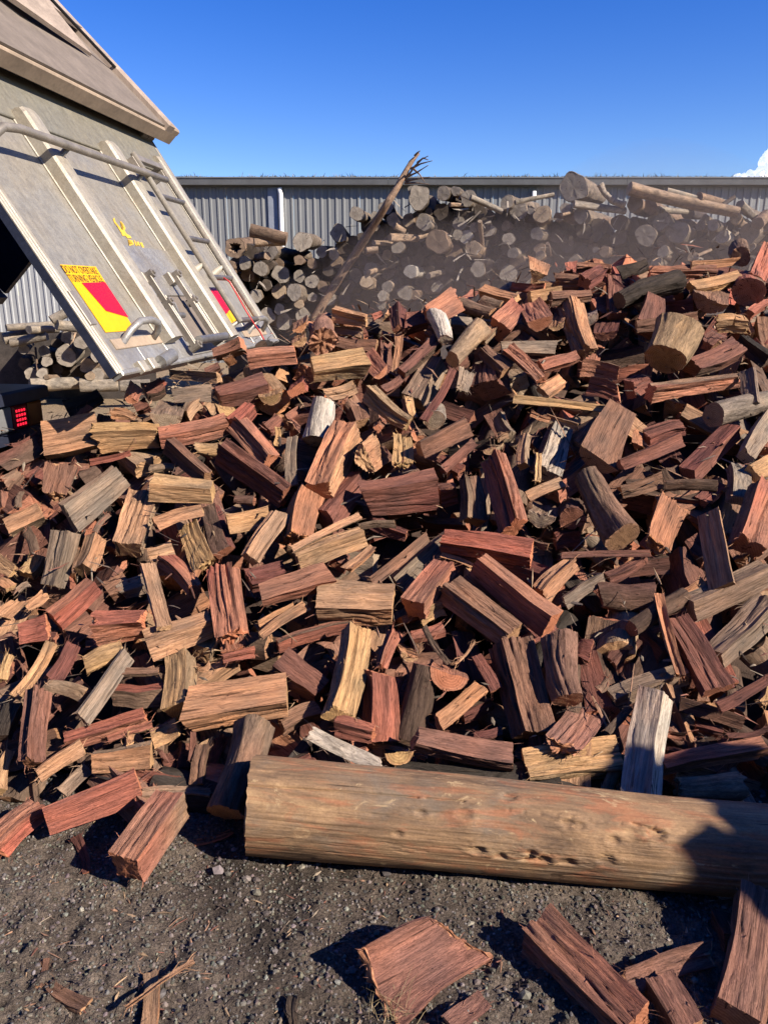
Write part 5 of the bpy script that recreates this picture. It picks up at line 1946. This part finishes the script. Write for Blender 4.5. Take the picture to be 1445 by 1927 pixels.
# ------------------------------------------------------------------ names for each piece of wood
LM = {
    'grey_slab': ('weathered grey grainy slab lying above the upright grey-tan split', 'the grainy grey slab'),
    'ribbed_red': ('deeply ribbed red split standing on the tan block, its base cut clean', 'the upright ribbed red split'),
    'golden_block': ('big golden squared block near the top of the heap, sunlit on two faces', 'the big golden block'),
    'pale_billet': ('smooth pale grey round billet standing upright in the heap', 'the smooth pale billet'),
    'dark_red_block': ('largest dark red block in the middle of the heap, half in shadow', 'the largest dark red block'),
    'big_round': ('fat golden log end with growth rings and reddish bark near the crest', 'the fat ringed log end'),
    'long_splinter': ('long pale pointed splinter lying level across the heap', 'the long pale splinter'),
    'smooth_log': ('thick smooth grey-brown log lying steeply, its lower half in shadow', 'the thick smooth grey-brown log'),
    'tan_slab': ('flat tan slab standing on end between shaded logs', 'the upright tan slab'),
    'black_log': ('black-barked log lying across the crest of the heap', 'the black-barked log'),
    'red_round': ('round log with a wide dark red sawn face at the crest', 'the round red sawn face'),
    'grey_plank': ('smooth weathered grey plank slanting over the red splits', 'the slanting grey plank'),
    'flat_red_slab': ('broad flat red-brown slab leaning at the foot of the heap', 'the broad flat red slab'),
    'square_red_block': ('square-sawn red block lying on the gravel at the foot of the heap', 'the square red block on the gravel'),
    'wide_tan_block': ('wide tan block with a curved grain face above the fallen log', 'the wide tan block'),
    'tall_yellow': ('tall golden ribbed split standing beside the wide tan block', 'the tall golden ribbed split'),
    'rough_knob': ('rough reddish knob of wood sitting on the chipped yellow block', 'the rough reddish knob'),
    'chipped_yellow': ('chipped yellow block lying on the fallen log under the rough knob', 'the chipped yellow block'),
    'white_faced': ('upright split with one white face and one dark red face above the fallen log', 'the white-faced upright split'),
    'fissured_block': ('deeply fissured red block with a grey side on the dark soil in front', 'the fissured red block in front'),
}
marks = [(p['x'], p['y'], LM[p['key']][1]) for p in PIECES if p['key']]
marks += [(250, 700, "the tailgate's bottom corner"), (480, 620, 'the foot of the ladder'), (45, 785, 'the red tail lamp'), (470, 1520, 'the sawn end of the fallen log'),
          (560, 1900, 'the bottom edge of the picture')]
ORD = ['', 'second ', 'third ', 'fourth ', 'fifth ', 'sixth ', 'seventh ', 'eighth ', 'ninth ']
seen = {}
for p in PIECES:
    o = p['o']
    o['category'] = 'firewood'
    o['group'] = 'split firewood in the heap'
    if p['key']:
        o['label'] = LM[p['key']][0]
        o.name = 'split_log'
        continue
    if p['kind'] == 'bark':
        o.name = 'bark_strip'
        o['category'] = 'bark'
        o['group'] = 'strips of bark in the heap'
    best = min(marks, key=lambda m: math.hypot(m[0] - p['x'], (m[1] - p['y'])))
    dx, dy = p['x'] - best[0], p['y'] - best[1]
    ad = math.degrees(math.atan2(-dy, dx)) % 360
    dirs = ['right of', 'upper right of', 'above', 'upper left of', 'left of', 'lower left of', 'below', 'lower right of']
    dr = dirs[int(((ad + 22.5) % 360) // 45)]
    if 'e' in p['fl'] and 'e2' not in p['fl']:
        pose = 'seen end-on'
    elif p['ang'] < 22 or p['ang'] > 158:
        pose = 'lying level'
    elif 68 < p['ang'] < 112:
        pose = 'standing'
    else:
        pose = 'leaning right' if p['ang'] < 90 else 'leaning left'
    key = f"{COLW[p['ck']]}{' ribbed' if 'b' in p['fl'] else ''} {KINDW[p['kind']]} {pose}, {dr} {best[2]}"
    seen.setdefault(key, []).append((math.hypot(dx, dy), p))
for key, lst in seen.items():
    lst.sort(key=lambda t: t[0])
    for i, (d, p) in enumerate(lst):
        p['o']['label'] = (ORD[i] if len(lst) > 1 and i else ('nearest ' if len(lst) > 1 else '')) + key

TONEW = {'g': 'grey', 't': 'tan', 'd': 'dark', 'b': 'brown', 'w': 'whitish', 'p': 'pale grey'}
lm2 = [(530, 400, 'the white downpipe'), (1079, 351, 'the biggest log end on top'), (735, 480, 'the leaning pole'), (789, 368, 'the largest log under the pole tip'), (1280, 365, 'the long log lying on top'),
       (470, 590, 'the ladder foot'), (905, 455, 'the gnarled root cluster'), (1274, 437, 'the saw-striped log end'), (124, 670, 'the big end under the tailgate'), (1020, 410, 'the ringed tan log end'),
       (640, 440, 'the lone round end by the shed wall'), (1409, 438, 'the smooth flat log end'), (822, 454, 'the log end with a dark heart'), (772, 510, 'the whitish short log end'), (565, 550, 'the big pair of low log ends')]
seen = {}
big = {}
for L_ in LOGS:
    o, px, py, rp, tone, kd = L_
    under = px < 300 and py > 560
    o['category'] = 'log'
    o['group'] = 'logs in the stack under the tailgate' if under else 'logs in the far stack'
    best = min(lm2, key=lambda m: math.hypot(m[0] - px, m[1] - py))
    dx, dy = px - best[0], py - best[1]
    if math.hypot(dx, dy) < 5 and best[2] not in big:
        big[best[2]] = 1
        o['label'] = best[2][4:] + {'end': ' facing out of the log stack', 'across': ' of the log stack'}[kd]
        continue
    ad = math.degrees(math.atan2(-dy, dx)) % 360
    dirs = ['right of', 'upper right of', 'above', 'upper left of', 'left of', 'lower left of', 'below', 'lower right of']
    dr = dirs[int(((ad + 22.5) % 360) // 45)]
    size = 'thick' if rp > 16 else ('thin' if rp < 7 else ('slim' if rp < 11 else 'medium'))
    key = f"{size} {TONEW[tone]} {'log end' if kd == 'end' else 'log lying across'} {dr} {best[2]}"
    seen.setdefault(key, []).append((math.hypot(dx, dy), o))
for key, lst in seen.items():
    lst.sort(key=lambda t: t[0])
    for i, (d, o) in enumerate(lst):
        o['label'] = (ORD[i] if len(lst) > 1 and i else ('nearest ' if len(lst) > 1 else '')) + key

# ------------------------------------------------------------------ splinters, chips and dry grass on the ground
def slivers(name, n, seed, area, hf, lmin, lmax, wmin, wmax, cols, flat, **kw):
    rng = np.random.default_rng(seed)
    P = area(rng, n)
    n = len(P)
    th = rng.uniform(0, 2 * math.pi, n)
    d = np.stack([np.cos(th), np.sin(th), rng.normal(0, flat, n)], -1)
    s = np.stack([-np.sin(th), np.cos(th), rng.normal(0, .3, n)], -1)
    L = rng.uniform(lmin, lmax, n)[:, None] * (.4 + rng.random((n, 1)) ** 2)
    w = rng.uniform(wmin, wmax, n)[:, None]
    u = np.array([0, 0, 1.0]) * w * rng.uniform(.3, .9, (n, 1))
    bow = np.array([0, 0, 1.0]) * L * rng.uniform(-.05, .12, (n, 1))
    a, m, e = P - d * L / 2, P + bow, P + d * L / 2
    V = np.stack([a - s * w * .4, a + s * w * .4, m + s * w, m - s * w, e, a + u * .6, m + u], 1)
    V = V.reshape(-1, 3)
    b = 7 * np.arange(n)[:, None]
    q = np.vstack([b + np.array(k)[None] for k in ((0, 1, 2, 3), (1, 2, 6, 5), (3, 0, 5, 6))])
    t = np.vstack([b + np.array(k)[None] for k in ((3, 2, 4), (2, 4, 6), (4, 3, 6), (0, 1, 5))])
    c = np.array(cols)[rng.integers(0, len(cols), n)] * rng.uniform(.6, 1.15, (n, 1))
    return link(name, mesh_np(name, V, q, t, (M_STONE,), pcol=np.repeat(c, 7, 0)), kind='stuff', **kw)


def area_ground(rng, n):
    Y = rng.uniform(1.0, 2.6, n)
    X = rng.uniform(-1, 1, n) * (.62 * Y + .1)
    return np.stack([X, Y, ground_h(X, Y) + .002], -1)


def area_heap(rng, n):
    X, Y = rng.uniform(-2.2, 2.4, n), rng.uniform(2.1, 4.9, n)
    h = pile_h(X, Y)
    return np.stack([X, Y, h + rng.uniform(-.02, .07, n)], -1)[h > .05]


WC = [(.34, .23, .14), (.27, .155, .10), (.20, .09, .065), (.24, .19, .14), (.10, .07, .055), (.06, .045, .04)]
slivers('wood_chips', 1900, 41, area_ground, None, .006, .055, .0010, .004, WC, .08, label='wood chips and splinters strewn over the soil', cat='wood chips')
slivers('heap_splinters', 1500, 42, area_heap, None, .03, .16, .0012, .008, WC, .5, label='thin splinters caught between the split logs', cat='splinters')


def dry_tuft(px, py, n, rad, seed):
    d = ray(px, py)
    P0 = CAM + d * (-CAMH / d[2])
    r = np.random.default_rng(seed)
    P = np.array([P0 + np.array([r.normal(0, rad), r.normal(0, rad * .6), 0]) for _ in range(n)])
    return P


P = np.vstack([dry_tuft(740, 1905, 90, .035, 1), dry_tuft(1280, 1905, 40, .03, 2)])
blades('dry_grass', P, .01, .045, .0007, [(.42, .32, .18), (.33, .24, .13)], 9, 1.1, label='short dry grass strands on the soil in front', cat='grass')

# ------------------------------------------------------------------ dust drifting between heap and stack
def build_dust():
    rng = np.random.default_rng(2)
    m = bpy.data.materials.new('dust_volume')
    m.use_nodes = True
    nt = m.node_tree
    nt.nodes.clear()
    out = nt.nodes.new('ShaderNodeOutputMaterial')
    pv = nt.nodes.new('ShaderNodeVolumePrincipled')
    pv.inputs['Color'].default_value = (.44, .36, .32, 1)
    pv.inputs['Density'].default_value = .06
    pv.inputs['Anisotropy'].default_value = .2
    nt.links.new(pv.outputs[0], out.inputs['Volume'])
    for k, (c, r) in enumerate((((2.6, 8.2, 1.3), (3.6, 1.9, 1.5)), ((1.0, 7.8, 1.1), (2.0, 1.6, 1.2)), ((3.7, 8.4, 1.4), (2.4, 1.7, 1.3)))):
        n, mm = 40, 24
        th = np.linspace(0, 2 * math.pi, n, endpoint=False)
        ph = np.linspace(.0, math.pi, mm)
        V = []
        for p in ph:
            for t in th:
                u = np.array([math.sin(p) * math.cos(t), math.sin(p) * math.sin(t), math.cos(p)])
                s = 1 + .35 * (float(vn(u[0] * 2.2 + 9 * k + 5, u[2] * 2.2 + u[1], 50 + k)) - .5)
                V.append(np.array(c) + u * np.array(r) * s)
        V = np.array(V)
        q = [(i * n + j, (i + 1) * n + j, (i + 1) * n + (j + 1) % n, i * n + (j + 1) % n) for i in range(mm - 1) for j in range(n)]
        me = mesh_np('dust_cloud', V - np.array(c), q, None, (m,))
        link('dust_cloud', me, None, c, 'thin brown dust hanging between the firewood heap and the log stack', 'dust', 'drifting dust', 'stuff')


build_dust()

# ------------------------------------------------------------------ small white cloud over the shed roof
def build_cloud():
    m, nt, b = new_mat('glowing_cloud_white')
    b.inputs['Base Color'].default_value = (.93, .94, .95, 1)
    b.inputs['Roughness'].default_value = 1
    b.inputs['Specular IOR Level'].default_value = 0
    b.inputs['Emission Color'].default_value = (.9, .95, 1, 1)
    b.inputs['Emission Strength'].default_value = .35  # glow added to stand in for sunlight on the cloud
    rng = np.random.default_rng(6)
    D = 900.0
    V, T = [], []
    sph = []
    top = lambda px: float(np.interp(px, [1368, 1385, 1400, 1412, 1425, 1433, 1445, 1470, 1500, 1560], [338, 328, 326, 320, 322, 300, 282, 270, 262, 280]))
    for k in range(420):
        px = 1372 + rng.random() ** .8 * 190
        ty = top(px)
        py = ty + 4 + rng.random() ** 1.5 * (352 - ty)
        r = rng.uniform(2.5, 5) + .33 * max(0, min(py - ty, px - 1368, 40))
        sph.append((at_y(px, py, D + rng.uniform(-12, 12) - r), r * D / FPX))
    nb = 0
    for c, r in sph:
        n, mm = 16, 10
        for i in range(mm + 1):
            p = math.pi * i / mm
            for j in range(n):
                t = 2 * math.pi * j / n
                u = np.array([math.sin(p) * math.cos(t), math.sin(p) * math.sin(t), math.cos(p)])
                s = 1 + .3 * (float(vn(u[0] * 3 + c[0] * .1, u[2] * 3 + u[1] * 2 + c[2] * .1, 3)) - .5)
                V.append(c + u * r * s)
        for i in range(mm):
            for j in range(n):
                T.append((nb + i * n + j, nb + (i + 1) * n + j, nb + (i + 1) * n + (j + 1) % n, nb + i * n + (j + 1) % n))
        nb += (mm + 1) * n
    V = np.array(V)
    c0 = V.mean(0)
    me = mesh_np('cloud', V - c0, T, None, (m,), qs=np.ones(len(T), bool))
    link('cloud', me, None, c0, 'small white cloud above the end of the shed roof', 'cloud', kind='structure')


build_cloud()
